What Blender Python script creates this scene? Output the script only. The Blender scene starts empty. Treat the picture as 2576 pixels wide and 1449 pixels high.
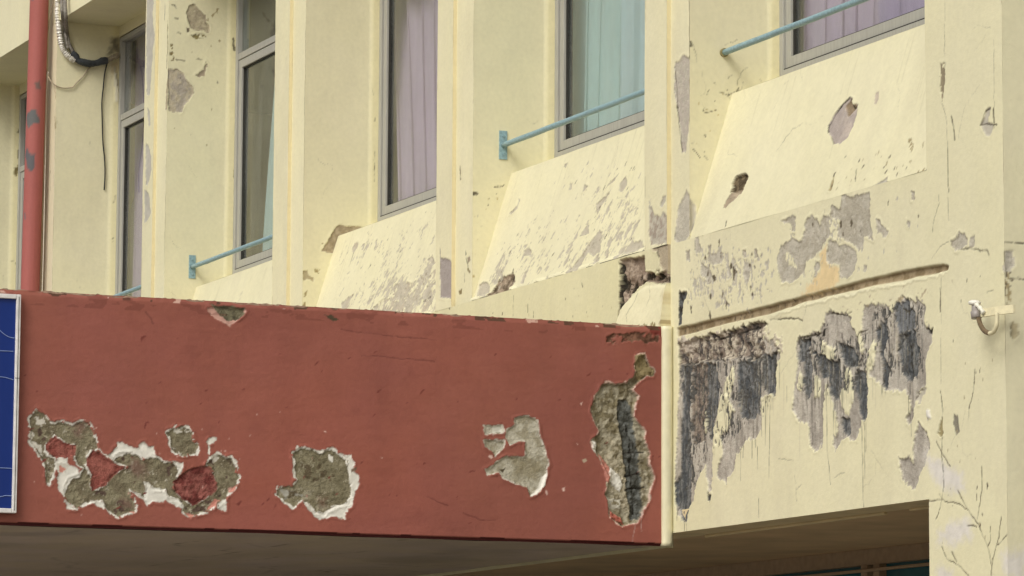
import bpy, bmesh, math, random
import numpy as np
from mathutils import Vector, Matrix

random.seed(7)
sc = bpy.context.scene
COL = sc.collection

# ------------------------------------------------------------------ camera
CAM = np.array([14.8032083, -7.10491638, 1.6])
FPX, PITCH, ROLL, YAW = 9642.24, 0.1283314, 0.00540689, 1.16542901
cy, sy, cp, sp = math.cos(YAW), math.sin(YAW), math.cos(PITCH), math.sin(PITCH)
Fw = np.array([-sy*cp, cy*cp, sp]); Rr = np.array([cy, sy, 0.0]); Uu = np.cross(Rr, Fw)
Rt = math.cos(ROLL)*Rr + math.sin(ROLL)*Uu
Up = -math.sin(ROLL)*Rr + math.cos(ROLL)*Uu
cam_data = bpy.data.cameras.new('camera')
cam = bpy.data.objects.new('camera', cam_data); COL.objects.link(cam)
cam.matrix_world = Matrix(((Rt[0], Up[0], -Fw[0], CAM[0]), (Rt[1], Up[1], -Fw[1], CAM[1]), (Rt[2], Up[2], -Fw[2], CAM[2]), (0, 0, 0, 1)))
cam_data.sensor_width = 36.0
cam_data.lens = FPX/2576*36.0
cam_data.clip_start = 0.5; cam_data.clip_end = 3000
sc.camera = cam
sc.render.resolution_x = 1024; sc.render.resolution_y = 576

# ------------------------------------------------------------------ light
SUN_EL, SUN_AZ = math.radians(41), math.radians(-36)      # azimuth measured from -Y towards +X
w = bpy.data.worlds.new('World'); sc.world = w; w.use_nodes = True
wn = w.node_tree; wn.nodes.clear()
wo = wn.nodes.new('ShaderNodeOutputWorld'); wb = wn.nodes.new('ShaderNodeBackground')
sky = wn.nodes.new('ShaderNodeTexSky'); sky.sky_type = 'NISHITA'; sky.sun_disc = False
sky.sun_elevation = SUN_EL; sky.dust_density = 6.0; sky.air_density = 1.0; sky.ozone_density = 0.6
sd_ = Vector((math.sin(-SUN_AZ)*math.cos(SUN_EL), -math.cos(SUN_AZ)*math.cos(SUN_EL), math.sin(SUN_EL)))
sky.sun_rotation = math.atan2(sd_.x, sd_.y)
hs = wn.nodes.new('ShaderNodeHueSaturation'); hs.inputs['Saturation'].default_value = 0.22   # overcast: grey sky
wn.links.new(sky.outputs[0], hs.inputs['Color']); wn.links.new(hs.outputs[0], wb.inputs[0])
wb.inputs[1].default_value = 0.15
wn.links.new(wb.outputs[0], wo.inputs[0])
sl = bpy.data.lights.new('sun', 'SUN'); sl.energy = 1.15; sl.angle = math.radians(22); sl.color = (1.0, 0.975, 0.935)
so = bpy.data.objects.new('sun', sl); COL.objects.link(so)
so.rotation_euler = sd_.to_track_quat('Z', 'Y').to_euler(); so.location = (5, -20, 30)
sc.view_settings.view_transform = 'Standard'; sc.view_settings.look = 'None'
sc.view_settings.gamma = 1.0; sc.view_settings.exposure = -0.27
sc.render.engine = 'CYCLES'
try:
    sc.cycles.max_bounces = 10; sc.cycles.transparent_max_bounces = 12
except Exception: pass

# ------------------------------------------------------------------ helpers
def s2l(c):
    c = np.array(c, float)/255.0
    return np.where(c <= 0.04045, c/12.92, ((c+0.055)/1.055)**2.4)
KA = 0.86
def alb(*c, k=KA): return s2l(c)*k

def rd(m, s):
    """survey points of one photo crop -> list of sight lines"""
    out = []
    for t in s.split():
        x, y = t.split(','); out.append(m(float(x), float(y)))
    return out
def tile(c, r): return lambda x, y: (858.667*c + x/3, 483*r + y/3)
X4 = lambda x, y: (x*.55921+1661.1, y*.55921+638.9)
YC = lambda x, y: (x*.55897+1341.7, y*.55897+638.9)
ZC = lambda x, y: (x*.51493+638.9, y*.51493+702.8)
WC = lambda x, y: (x*.17638+95.8, y*.17638)
HC = lambda x, y: (x*.13224+2363.9, y*.13224+702.8)
PC = lambda x, y: (x, y)
def onplane(p, O, N):
    d = Fw + Rt*(p[0]-1288)/FPX - Up*(p[1]-724.5)/FPX
    t = np.dot(np.array(O)-CAM, N)/np.dot(d, N)
    return CAM + d*t

def lat(ix, iy, seed):
    h = (ix.astype(np.int64)*374761393 + iy.astype(np.int64)*668265263 + seed*982451653) & 0xffffffff
    h = ((h ^ (h >> 13))*1274126177) & 0xffffffff
    h = h ^ (h >> 16)
    return (h & 0xffff)/65535.0
def vnoise(u, v, s, seed):
    x = u/s; y = v/s; ix = np.floor(x); iy = np.floor(y); fx = x-ix; fy = y-iy
    fx = fx*fx*(3-2*fx); fy = fy*fy*(3-2*fy)
    a = lat(ix, iy, seed); b = lat(ix+1, iy, seed); c = lat(ix, iy+1, seed); d = lat(ix+1, iy+1, seed)
    return (a*(1-fx)+b*fx)*(1-fy)+(c*(1-fx)+d*fx)*fy
def fbm(u, v, s, seed, octs=4, g=0.5):
    t = 0; a = 1; n = 0
    for i in range(octs):
        t = t + a*vnoise(u+i*13.7, v+i*7.3, s/2**i, seed+i*17); n += a; a *= g
    return t/n          # 0..1, mean .5
def sst(x, a, b):
    t = np.clip((x-a)/(b-a), 0, 1); return t*t*(3-2*t)

def polysd(u, v, P):
    d = np.full(u.shape, 1e9); s = np.zeros(u.shape, bool); n = len(P)
    for i in range(n):
        ax, ay = P[i]; bx_, by_ = P[(i+1) % n]
        ex, ey = bx_-ax, by_-ay; L = ex*ex+ey*ey+1e-12
        t = np.clip(((u-ax)*ex+(v-ay)*ey)/L, 0, 1)
        d = np.minimum(d, (u-ax-t*ex)**2+(v-ay-t*ey)**2)
        c = (ay > v) != (by_ > v)
        with np.errstate(divide='ignore', invalid='ignore'):
            xx = ax + (v-ay)*ex/(ey if abs(ey) > 1e-12 else 1e-12)
        s ^= c & (u < xx)
    d = np.sqrt(d)
    return np.where(s, d, -d)
def linesd(u, v, P):
    d = np.full(u.shape, 1e9)
    for i in range(len(P)-1):
        ax, ay = P[i]; bx_, by_ = P[i+1]
        ex, ey = bx_-ax, by_-ay; L = ex*ex+ey*ey+1e-12
        t = np.clip(((u-ax)*ex+(v-ay)*ey)/L, 0, 1)
        d = np.minimum(d, (u-ax-t*ex)**2+(v-ay-t*ey)**2)
    return np.sqrt(d)

class Sheet:
    """a wall face as a fine grid: colour of paint / plaster and true relief per vertex"""
    def __init__(s, O, U, V, us, vs, base, seed=1, grime=0.05):
        s.O = np.array(O, float); s.U = np.array(U, float); s.V = np.array(V, float)
        s.U /= np.linalg.norm(s.U); s.V /= np.linalg.norm(s.V); s.N = np.cross(s.U, s.V)
        s.u, s.v = np.meshgrid(np.array(us), np.array(vs)); s.seed = seed
        s.col = np.ones(s.u.shape+(3,))*np.array(base); s.h = np.zeros(s.u.shape); s.r = np.zeros(s.u.shape)
        n = fbm(s.u, s.v, 0.5, seed, 4); st = fbm(s.u*5, s.v, 0.7, seed+5, 4)
        f = 1 + grime*(n-.5)*1.6 + grime*(st-.5)*1.0
        s.col *= f[..., None]
        n3 = sst(fbm(s.u*3.5, s.v, .9, seed+21, 5, .6), .52, .75); s.col *= 1-np.array((.05, .055, .05))*n3[..., None]
        n2 = fbm(s.u, s.v, 0.25, seed+9, 3)
        s.col[..., 2] *= 1 - grime*1.2*(n2-.4)
        s.h += (fbm(s.u, s.v, 0.35, seed+3, 3)-.5)*0.004
        s.k = 0; s.streak = 0
    def uv(s, pts):
        out = []
        for p in pts:
            q = onplane(p, s.O, s.N)-s.O; out.append((q@s.U, q@s.V))
        return out
    def _mask(s, pts, warp, ws, grow, edge, line=False):
        s.k += 1
        P = np.array(pts); m = warp*2+grow+edge+.012+s.streak
        um = (P[:, 0].min()-m, P[:, 0].max()+m); vm = (P[:, 1].min()-m, P[:, 1].max()+m)
        iu = np.where((s.u[0] >= um[0]) & (s.u[0] <= um[1]))[0]; iv = np.where((s.v[:, 0] >= vm[0]) & (s.v[:, 0] <= vm[1]))[0]
        if len(iu) < 1 or len(iv) < 1: return None
        sl_ = (slice(iv[0], iv[-1]+1), slice(iu[0], iu[-1]+1))
        u = s.u[sl_]; v = s.v[sl_]; sd = s.seed*31+s.k*7
        if s.streak and not line and warp > .004: v_ = v + (fbm(u, v*.3, .045, sd+9, 4, .7)-.5)*2*s.streak
        else: v_ = v
        wu = u + (fbm(u, v, ws, sd, 4, .65)-.5)*2*warp; wv = v_ + (fbm(u, v, ws, sd+3, 4, .65)-.5)*2*warp
        if warp > .004 and not line:
            wu = wu + (fbm(u, v, .011, sd+60, 2)-.5)*warp; wv = wv + (fbm(u, v, .011, sd+63, 2)-.5)*warp
        d = (grow - linesd(wu, wv, pts)) if line else polysd(wu, wv, pts)+grow
        return sl_, u, v, d
    def poly(s, m, t, col, depth=0.0, warp=.010, ws=.04, grow=0, edge=.002, rough=0, mott=None, ms=.02, alpha=1, hn=0, thr=None, soft=None, raw=None, ma=1.0, lip=None):
        pts = raw if raw is not None else s.uv(rd(m, t))
        r = s._mask(pts, warp, ws, grow, edge)
        if r is None: return
        sl_, u, v, d = r; sd = s.seed*31+s.k*7
        a = sst(d, -edge, edge) if soft is None else sst(d, -soft, soft)
        if thr is not None:                      # broken up: only where noise passes
            a = a*sst(fbm(u*thr[1], v, thr[2], sd+50, 4, .6), thr[0]-.02, thr[0]+.02)
        a = a*alpha
        c = np.ones(u.shape+(3,))*np.array(col)
        if mott is not None:
            q = sst(fbm(u*ma, v, ms*(1 if ma == 1 else 3), sd+20, 4, .6), .38, .62)[..., None]
            c = c*(1-q)+np.array(mott)*q
        c = c*(0.86+0.28*fbm(u, v, .03, sd+30, 4))[..., None]
        s.col[sl_] = s.col[sl_]*(1-a[..., None])+c*a[..., None]
        if lip is None: lip = .0022 if (depth > .0015 and warp >= .006) else 0
        if lip and soft is None:
            br = sst(fbm(u, v, .03, sd+70, 3), .42, .62)
            dt = np.exp(-((d-.0015)/.0028)**2)*br*.42
            s.col[sl_] = s.col[sl_]*(1-dt[..., None])+np.array(alb(92, 82, 62))*dt[..., None]  # dirt line that also paints the thin shadow of the paint edge
            s.h[sl_] += lip*np.exp(-((d+.005)/.0045)**2)*sst(fbm(u, v, .05, sd+73, 3), .40, .60)
        inn = sst(d, -edge, .006)
        aa = a if thr is not None or soft is not None else inn*alpha
        s.h[sl_] -= aa*(depth + (hn*(fbm(u, v, .035, sd+40, 5, .62)-.5)*2 if hn else 0))
        s.r[sl_] = s.r[sl_]*(1-a)+rough*a
    def line(s, m, t, wd=.0025, col=None, depth=.001, warp=.006, ws=.03, alpha=.9, raw=None):
        if col is None: col = alb(70, 62, 45)
        pts = raw if raw is not None else s.uv(rd(m, t))
        r = s._mask(pts, warp, ws, wd, .002, True)
        if r is None: return
        sl_, u, v, d = r
        a = sst(d, -.002, .0015)*alpha*(0.45+.55*sst(fbm(u, v, .05, s.seed+s.k, 3), .35, .55))
        s.col[sl_] = s.col[sl_]*(1-a[..., None])+np.array(col)*a[..., None]
        s.h[sl_] -= a*depth
    def flake(s, m, t, lo, hi, col, ang=0.0, asp=2.6, sc=.05, soft=.12, foot=None, depth=.0022):
        """paint that has come off in irregular, clustered flakes; thicker towards the foot"""
        pts = s.uv(rd(m, t)); r = s._mask(pts, .02, .08, 0, .002)
        if r is None: return
        sl_, u, v, d = r; sd = s.seed*53+s.k*11; ca, sa = math.cos(ang), math.sin(ang)
        a_ = (u*ca - v*sa)*asp; b_ = u*sa + v*ca
        n = .50*fbm(a_, b_, sc, sd, 4, .65)+.28*fbm(a_, b_, sc*.35, sd+5, 3, .6)+.22*fbm(u, v, sc*3.0, sd+9, 3)
        w_ = sst(d, 0, soft)
        if foot is not None: w_ = w_*(.25+.75*(1-sst(v, 0, foot)))
        T = hi+(lo-hi)*w_
        a = sst(n-T, -.004, .010)*(d > 0)
        c = np.array(col)*(0.86+0.28*fbm(u, v, .02, sd+30, 4))[..., None]
        s.col[sl_] = s.col[sl_]*(1-a[..., None])+c*a[..., None]
        e = np.exp(-((n-T)/.010)**2)*(d > 0)*.35*sst(fbm(u, v, .03, sd+33, 3), .4, .6)
        s.col[sl_] = s.col[sl_]*(1-e[..., None])+np.array(alb(110, 98, 72))*e[..., None]
        s.h[sl_] -= a*depth; s.r[sl_] = np.maximum(s.r[sl_], a*.35)
    def drips(s, m, t, n, l0, l1, col, wd=.003, alpha=.5, soft=.4):
        """run-down stains, each thin and fading"""
        pts = s.uv(rd(m, t)); P = np.array(pts); rng = np.random.RandomState(s.seed*13+s.k*7+n); done = 0
        while done < n:
            x = rng.uniform(P[:, 0].min(), P[:, 0].max()); y = rng.uniform(P[:, 1].min(), P[:, 1].max()); done += 1
            if polysd(np.array([[x]]), np.array([[y]]), pts)[0, 0] < 0: continue
            L = rng.uniform(l0, l1); s.k += 1
            iu = np.where(np.abs(s.u[0]-x) < .03)[0]; iv = np.where((s.v[:, 0] > y-L) & (s.v[:, 0] < y+.01))[0]
            if len(iu) < 2 or len(iv) < 2: continue
            sl_ = (slice(iv[0], iv[-1]+1), slice(iu[0], iu[-1]+1)); u = s.u[sl_]; v = s.v[sl_]
            ww = wd*rng.uniform(.5, 1.8)*(1-.5*(y-v)/L)
            a = np.exp(-((u-x-.006*(fbm(v, v*0, .08, s.k, 2)-.5))/ww)**2)*(1-sst((y-v)/L, 1-soft, 1))*alpha*rng.uniform(.4, 1)*sst(fbm(u*3, v, .06, s.k+3, 3), .25, .5)
            s.col[sl_] = s.col[sl_]*(1-a[..., None])+np.array(col)*a[..., None]
    def craze(s, n, box, L=.10, alpha=.5, wd=.0012):
        rng = np.random.RandomState(s.seed*29+n)
        for _ in range(n):
            x = rng.uniform(box[0], box[1]); y = rng.uniform(box[2], box[3]); a = rng.uniform(0, 6.28); q = [(x, y)]
            for k in range(rng.randint(3, 7)):
                a += rng.normal(0, .5); x += math.cos(a)*L*.25; y += math.sin(a)*L*.25; q.append((x, y))
            s.line(None, None, wd=wd, warp=.008, alpha=alpha*rng.uniform(.4, 1), raw=q)
    def flecks(s, m, t, n, size, col, ang=0.0, asp=3.0, soft=.10, depth=.0015, raw=None, pw=1.0, dark=0.0):
        """countless small chips inside an area"""
        pts = raw if raw is not None else s.uv(rd(m, t))
        P = np.array(pts); rng = np.random.RandomState(s.seed*97+s.k*5+n); done = 0; tries = 0
        while done < n and tries < n*12:
            tries += 1
            x = rng.uniform(P[:, 0].min(), P[:, 0].max()); y = rng.uniform(P[:, 1].min(), P[:, 1].max())
            sdv = float(polysd(np.array([[x]]), np.array([[y]]), pts)[0, 0])
            if sdv < 0 or rng.rand() > min(1, sdv/soft+.15): continue
            done += 1
            L = size*rng.uniform(.35, 1.0)**pw*(1.9 if rng.rand() < .12 else 1); W = L/asp*rng.uniform(.6, 1.3)
            a = ang+rng.normal(0, .22); ca, sa = math.cos(a), math.sin(a)
            q = []
            for k in range(9):
                th = k/9*6.283; rr = rng.uniform(.55, 1.1)
                ex, ey = W*rr*math.cos(th), L*rr*math.sin(th)
                q.append((x+ex*ca+ey*sa, y-ex*sa+ey*ca))
            c = np.array(col) if rng.rand() > dark else alb(105, 95, 75)
            s.poly(None, None, c, depth=depth, warp=L*.35, ws=max(.006, L*.6), edge=.0018, raw=q)
    def arrays(s):
        co = s.O + s.u[..., None]*s.U + s.v[..., None]*s.V + s.h[..., None]*s.N
        nv, nu = s.u.shape
        i = np.arange(nv*nu).reshape(nv, nu)
        f = np.stack([i[:-1, :-1], i[:-1, 1:], i[1:, 1:], i[1:, :-1]], -1).reshape(-1, 4)
        return co.reshape(-1, 3), f, s.col.reshape(-1, 3), s.r.reshape(-1)

def grid_object(name, parts, mat, parent=None):
    """parts: list of (co, quads, col, rough)"""
    n = 0; C_, F_, K_, R_ = [], [], [], []
    for co, f, c, r in parts:
        C_.append(co); F_.append(f+n); K_.append(c); R_.append(r); n += len(co)
    co = np.concatenate(C_); f = np.concatenate(F_); c = np.concatenate(K_); r = np.concatenate(R_)
    me = bpy.data.meshes.new(name)
    me.vertices.add(len(co)); me.vertices.foreach_set('co', co.astype(np.float32).ravel())
    me.loops.add(f.size); me.loops.foreach_set('vertex_index', f.astype(np.int32).ravel())
    me.polygons.add(len(f)); me.polygons.foreach_set('loop_start', np.arange(0, f.size, 4, dtype=np.int32))
    me.polygons.foreach_set('loop_total', np.full(len(f), 4, np.int32))
    me.update(calc_edges=True)
    at = me.attributes.new('paint', 'FLOAT_COLOR', 'POINT')
    at.data.foreach_set('color', np.concatenate([np.clip(c, 0, 1), np.ones((len(c), 1))], 1).astype(np.float32).ravel())
    ar = me.attributes.new('coarse', 'FLOAT', 'POINT'); ar.data.foreach_set('value', r.astype(np.float32))
    me.polygons.foreach_set('use_smooth', np.ones(len(f), bool))
    me.materials.append(mat); me.update()
    o = bpy.data.objects.new(name, me); COL.objects.link(o)
    if parent is not None: o.parent = parent
    return o

def flat_part(a, b, c, d, col):
    """a coarse quad, for unseen sides"""
    co = np.array([a, b, c, d], float)
    return co, np.array([[0, 1, 2, 3]]), np.ones((4, 3))*np.array(col), np.zeros(4)

def obj(name, bm, mat, parent=None, smooth=False, bevel=0):
    if bevel:
        bmesh.ops.bevel(bm, geom=list(bm.edges), offset=bevel, segments=2, affect='EDGES', profile=.6)
    me = bpy.data.meshes.new(name); bm.normal_update(); bm.to_mesh(me); bm.free()
    if smooth:
        for p in me.polygons: p.use_smooth = True
    me.materials.append(mat)
    o = bpy.data.objects.new(name, me); COL.objects.link(o)
    if parent is not None: o.parent = parent
    return o
def bx(bm, x0, x1, y0, y1, z0, z1):
    v = [bm.verts.new(p) for p in ((x0, y0, z0), (x1, y0, z0), (x1, y1, z0), (x0, y1, z0), (x0, y0, z1), (x1, y0, z1), (x1, y1, z1), (x0, y1, z1))]
    for f in ((0, 3, 2, 1), (4, 5, 6, 7), (0, 1, 5, 4), (1, 2, 6, 5), (2, 3, 7, 6), (3, 0, 4, 7)): bm.faces.new([v[i] for i in f])
def tube(bm, pts, r, seg=12, rn=0, caps=True):
    """smooth tube along points; r number or list"""
    P = [Vector(p) for p in pts]
    if not isinstance(r, (list, tuple)): r = [r]*len(P)
    rings = []; up = None
    for i, p in enumerate(P):
        t = (P[min(i+1, len(P)-1)]-P[max(i-1, 0)]).normalized()
        if up is None:
            up = Vector((0, 0, 1)) if abs(t.z) < .9 else Vector((1, 0, 0))
        a = t.cross(up).normalized(); b = a.cross(t).normalized(); up = b
        ring = []
        for k in range(seg):
            th = 2*math.pi*k/seg; rr = r[i]*(1+rn*random.uniform(-1, 1))
            ring.append(bm.verts.new(p+a*math.cos(th)*rr+b*math.sin(th)*rr))
        rings.append(ring)
    for i in range(len(rings)-1):
        for k in range(seg):
            bm.faces.new((rings[i][k], rings[i][(k+1) % seg], rings[i+1][(k+1) % seg], rings[i+1][k]))
    if caps:
        bm.faces.new(rings[0][::-1]); bm.faces.new(rings[-1])
def spline(pts, n=8):
    P = [np.array(p, float) for p in pts]; P = [2*P[0]-P[1]]+P+[2*P[-1]-P[-2]]; out = []
    for i in range(1, len(P)-2):
        for k in range(n):
            t = k/n
            out.append(0.5*((2*P[i])+(-P[i-1]+P[i+1])*t+(2*P[i-1]-5*P[i]+4*P[i+1]-P[i+2])*t*t+(-P[i-1]+3*P[i]-3*P[i+1]+P[i+2])*t**3))
    out.append(P[-2]); return out
def empty(name, loc, label=None, cat=None, group=None):
    o = bpy.data.objects.new(name, None); COL.objects.link(o); o.location = loc; o.empty_display_size = .2
    if label: o['label'] = label; o['category'] = cat
    if group: o['group'] = group
    return o
def tag(o, label, cat, group=None):
    o['label'] = label; o['category'] = cat
    if group: o['group'] = group
    return o
def keep(o, parent):
    """parent a mesh built in world coordinates to a placed empty"""
    o.parent = parent; o.matrix_parent_inverse = Matrix.Translation(-Vector(parent.location)); return o

# ------------------------------------------------------------------ materials
def nodes(name):
    m = bpy.data.materials.new(name); m.use_nodes = True; nt = m.node_tree
    return m, nt, nt.nodes['Principled BSDF']
def N_(nt, t, **k):
    n = nt.nodes.new(t)
    for a, b in k.items(): setattr(n, a, b)
    return n
def plaster_mat():
    m, nt, b = nodes('painted plaster'); L = nt.links.new
    a = N_(nt, 'ShaderNodeAttribute', attribute_name='paint'); c = N_(nt, 'ShaderNodeAttribute', attribute_name='coarse')
    tc = N_(nt, 'ShaderNodeNewGeometry')
    n1 = N_(nt, 'ShaderNodeTexNoise'); n1.inputs['Scale'].default_value = 45; n1.inputs['Detail'].default_value = 6
    n2 = N_(nt, 'ShaderNodeTexNoise'); n2.inputs['Scale'].default_value = 220; n2.inputs['Detail'].default_value = 4
    n3 = N_(nt, 'ShaderNodeTexNoise'); n3.inputs['Scale'].default_value = 9; n3.inputs['Detail'].default_value = 8; n3.inputs['Roughness'].default_value = .65
    for n in (n1, n2, n3): L(tc.outputs['Position'], n.inputs['Vector'])
    mr = N_(nt, 'ShaderNodeMapRange'); mr.inputs[1].default_value = .3; mr.inputs[2].default_value = .7; mr.inputs[3].default_value = .965; mr.inputs[4].default_value = 1.025
    L(n1.outputs[0], mr.inputs[0])
    mr3 = N_(nt, 'ShaderNodeMapRange'); mr3.inputs[1].default_value = .3; mr3.inputs[2].default_value = .7; mr3.inputs[3].default_value = .97; mr3.inputs[4].default_value = 1.03
    L(n3.outputs[0], mr3.inputs[0])
    mm = N_(nt, 'ShaderNodeMath', operation='MULTIPLY'); L(mr.outputs[0], mm.inputs[0]); L(mr3.outputs[0], mm.inputs[1])
    mx = N_(nt, 'ShaderNodeVectorMath', operation='SCALE'); L(a.outputs['Color'], mx.inputs[0]); L(mm.outputs[0], mx.inputs['Scale'])
    L(mx.outputs[0], b.inputs['Base Color'])
    rr = N_(nt, 'ShaderNodeMapRange'); rr.inputs[3].default_value = .62; rr.inputs[4].default_value = .95; L(c.outputs['Fac'], rr.inputs[0]); L(rr.outputs[0], b.inputs['Roughness'])
    b.inputs['Specular IOR Level'].default_value = .3
    bs = N_(nt, 'ShaderNodeMath', operation='MULTIPLY_ADD'); bs.inputs[1].default_value = .010; bs.inputs[2].default_value = .0016
    L(c.outputs['Fac'], bs.inputs[0])
    bp = N_(nt, 'ShaderNodeBump'); bp.inputs['Strength'].default_value = 1.0
    ad = N_(nt, 'ShaderNodeMath', operation='MULTIPLY_ADD'); ad.inputs[1].default_value = .35; L(n2.outputs[0], ad.inputs[0]); L(n1.outputs[0], ad.inputs[2])
    L(ad.outputs[0], bp.inputs['Height']); L(bs.outputs[0], bp.inputs['Distance']); L(bp.outputs[0], b.inputs['Normal'])
    return m
def simple(name, col, rough=.6, metal=0, nscale=30, amp=.12, bump=.001, spec=.4, stretch=None):
    m, nt, b = nodes(name); L = nt.links.new
    g = N_(nt, 'ShaderNodeNewGeometry'); n = N_(nt, 'ShaderNodeTexNoise'); n.inputs['Scale'].default_value = nscale; n.inputs['Detail'].default_value = 6
    if stretch:
        mp = N_(nt, 'ShaderNodeMapping'); mp.inputs['Scale'].default_value = stretch; L(g.outputs['Position'], mp.inputs[0]); L(mp.outputs[0], n.inputs['Vector'])
    else: L(g.outputs['Position'], n.inputs['Vector'])
    mr = N_(nt, 'ShaderNodeMapRange'); mr.inputs[1].default_value = .3; mr.inputs[2].default_value = .7; mr.inputs[3].default_value = 1-amp; mr.inputs[4].default_value = 1+amp
    L(n.outputs[0], mr.inputs[0])
    v = N_(nt, 'ShaderNodeVectorMath', operation='SCALE'); v.inputs[0].default_value = tuple(col); L(mr.outputs[0], v.inputs['Scale'])
    L(v.outputs[0], b.inputs['Base Color']); b.inputs['Roughness'].default_value = rough; b.inputs['Metallic'].default_value = metal
    b.inputs['Specular IOR Level'].default_value = spec
    bp = N_(nt, 'ShaderNodeBump'); bp.inputs['Distance'].default_value = bump; L(n.outputs[0], bp.inputs['Height']); L(bp.outputs[0], b.inputs['Normal'])
    return m
def glass_mat():
    m = bpy.data.materials.new('window glass'); m.use_nodes = True; nt = m.node_tree; nt.nodes.clear(); L = nt.links.new
    o = N_(nt, 'ShaderNodeOutputMaterial'); t = N_(nt, 'ShaderNodeBsdfTransparent'); g = N_(nt, 'ShaderNodeBsdfGlossy'); x = N_(nt, 'ShaderNodeMixShader')
    gg = N_(nt, 'ShaderNodeNewGeometry'); dp_ = N_(nt, 'ShaderNodeVectorMath', operation='DOT_PRODUCT'); L(gg.outputs['Incoming'], dp_.inputs[0]); L(gg.outputs['Normal'], dp_.inputs[1])
    ab = N_(nt, 'ShaderNodeMath', operation='ABSOLUTE'); L(dp_.outputs['Value'], ab.inputs[0])
    om = N_(nt, 'ShaderNodeMath', operation='SUBTRACT'); om.inputs[0].default_value = 1; L(ab.outputs[0], om.inputs[1])
    pw = N_(nt, 'ShaderNodeMath', operation='POWER'); pw.inputs[1].default_value = 5; L(om.outputs[0], pw.inputs[0])
    f = N_(nt, 'ShaderNodeMath', operation='MULTIPLY_ADD'); f.inputs[1].default_value = .96; f.inputs[2].default_value = .04; L(pw.outputs[0], f.inputs[0])
    t.inputs[0].default_value = (.90, .93, .92, 1); g.inputs['Roughness'].default_value = .02; g.inputs[0].default_value = (.9, .9, .9, 1)
    tcn = N_(nt, 'ShaderNodeNewGeometry'); nn = N_(nt, 'ShaderNodeTexNoise'); nn.inputs['Scale'].default_value = 1.5; L(tcn.outputs['Position'], nn.inputs['Vector'])
    bp = N_(nt, 'ShaderNodeBump'); bp.inputs['Distance'].default_value = .004; bp.inputs['Strength'].default_value = .5; L(nn.outputs[0], bp.inputs['Height']); L(bp.outputs[0], g.inputs['Normal'])
    du = N_(nt, 'ShaderNodeBsdfDiffuse'); du.inputs[0].default_value = (.42, .42, .38, 1); n5 = N_(nt, 'ShaderNodeTexNoise'); n5.inputs['Scale'].default_value = 3; n5.inputs['Detail'].default_value = 8
    mp5 = N_(nt, 'ShaderNodeMapping'); mp5.inputs['Scale'].default_value = (3, 3, .5); L(tcn.outputs['Position'], mp5.inputs[0]); L(mp5.outputs[0], n5.inputs['Vector'])
    m5 = N_(nt, 'ShaderNodeMapRange'); m5.inputs[1].default_value = .35; m5.inputs[2].default_value = .75; m5.inputs[3].default_value = .01; m5.inputs[4].default_value = .11; L(n5.outputs[0], m5.inputs[0])
    x5 = N_(nt, 'ShaderNodeMixShader'); L(m5.outputs[0], x5.inputs[0]); L(t.outputs[0], x5.inputs[1]); L(du.outputs[0], x5.inputs[2])
    L(f.outputs[0], x.inputs[0]); L(x5.outputs[0], x.inputs[1]); L(g.outputs[0], x.inputs[2]); L(x.outputs[0], o.inputs[0])
    return m
PLASTER = plaster_mat()
GLASS = glass_mat()
ALU = simple('weathered aluminium', alb(170, 168, 158), .5, 0, 14, .10, .0005, .4, (6, 6, .6))
GASKET = simple('black gasket', alb(50, 48, 42), .7)
def cloth(name, col):
    m = simple(name, col, .85, 0, 60, .05, .0006, .15, (4, 4, .3))
    nt = m.node_tree; b = nt.nodes['Principled BSDF']; o = nt.nodes['Material Output']
    tr = N_(nt, 'ShaderNodeBsdfTranslucent'); tr.inputs[0].default_value = tuple(col)+(1,)
    x = N_(nt, 'ShaderNodeMixShader'); x.inputs[0].default_value = .10
    nt.links.new(b.outputs[0], x.inputs[1]); nt.links.new(tr.outputs[0], x.inputs[2]); nt.links.new(x.outputs[0], o.inputs[0])
    return m
MAUVE = cloth('mauve curtain cloth', alb(212, 188, 213)); TEAL = cloth('teal curtain cloth', alb(200, 222, 223)); SKYC = cloth('pale blue curtain cloth', alb(204, 224, 232))
RAILP = simple('blue railing paint', alb(142, 172, 177), .5, 0, 90, .22, .001, .5)
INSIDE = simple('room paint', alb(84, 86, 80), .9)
SOFFIT = simple('soffit plaster', alb(216, 188, 146), .9, 0, 3, .16, .002)
CSOFFIT = simple('canopy soffit plaster', alb(186, 172, 156), .9, 0, 2.2, .22, .002)
ASPHALT = simple('concrete yard', (.27, .24, .20), .9, 0, 1.5, .15, .01)

YEL = alb(233, 226, 188); G = alb(197, 190, 171); D = alb(98, 100, 98); M1 = alb(150, 136, 120); M2 = alb(72, 70, 66)
BLK = alb(48, 44, 36); WHT = alb(236, 232, 218); OLV = alb(142, 134, 107); RED = alb(154, 90, 76); PNK = alb(200, 135, 118)
def fine(a, b, st): return list(np.linspace(a, b, max(2, int(round((b-a)/st))+1)))

# ------------------------------------------------------------------ ground
bm = bmesh.new()
v = [bm.verts.new(p) for p in ((-1500, -1500, 0), (1500, -1500, 0), (1500, 1500, 0), (-1500, 1500, 0))]; bm.faces.new(v)
g = obj('ground', bm, ASPHALT); g['kind'] = 'structure'

# ------------------------------------------------------------------ building
B = empty('building', (0, 0, 0), 'pale yellow plastered building with ribbed piers, recessed windows and peeling paint', 'building')
ZC_, ZT = 3.912, 6.61            # top of spandrel beam, underside of lintel
REC = .43                        # depth of the window recess
# pier: (x left, x joint, x right)
PIERS = [(-12.29, -12.08, -11.86), (-9.87, -9.66, -9.45), (-7.46, -7.262, -7.068), (-5.08, -4.845, -4.642), (-2.666, -2.462, -2.244), (-.238, -.012, .173)]
TOP = 9.6

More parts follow.
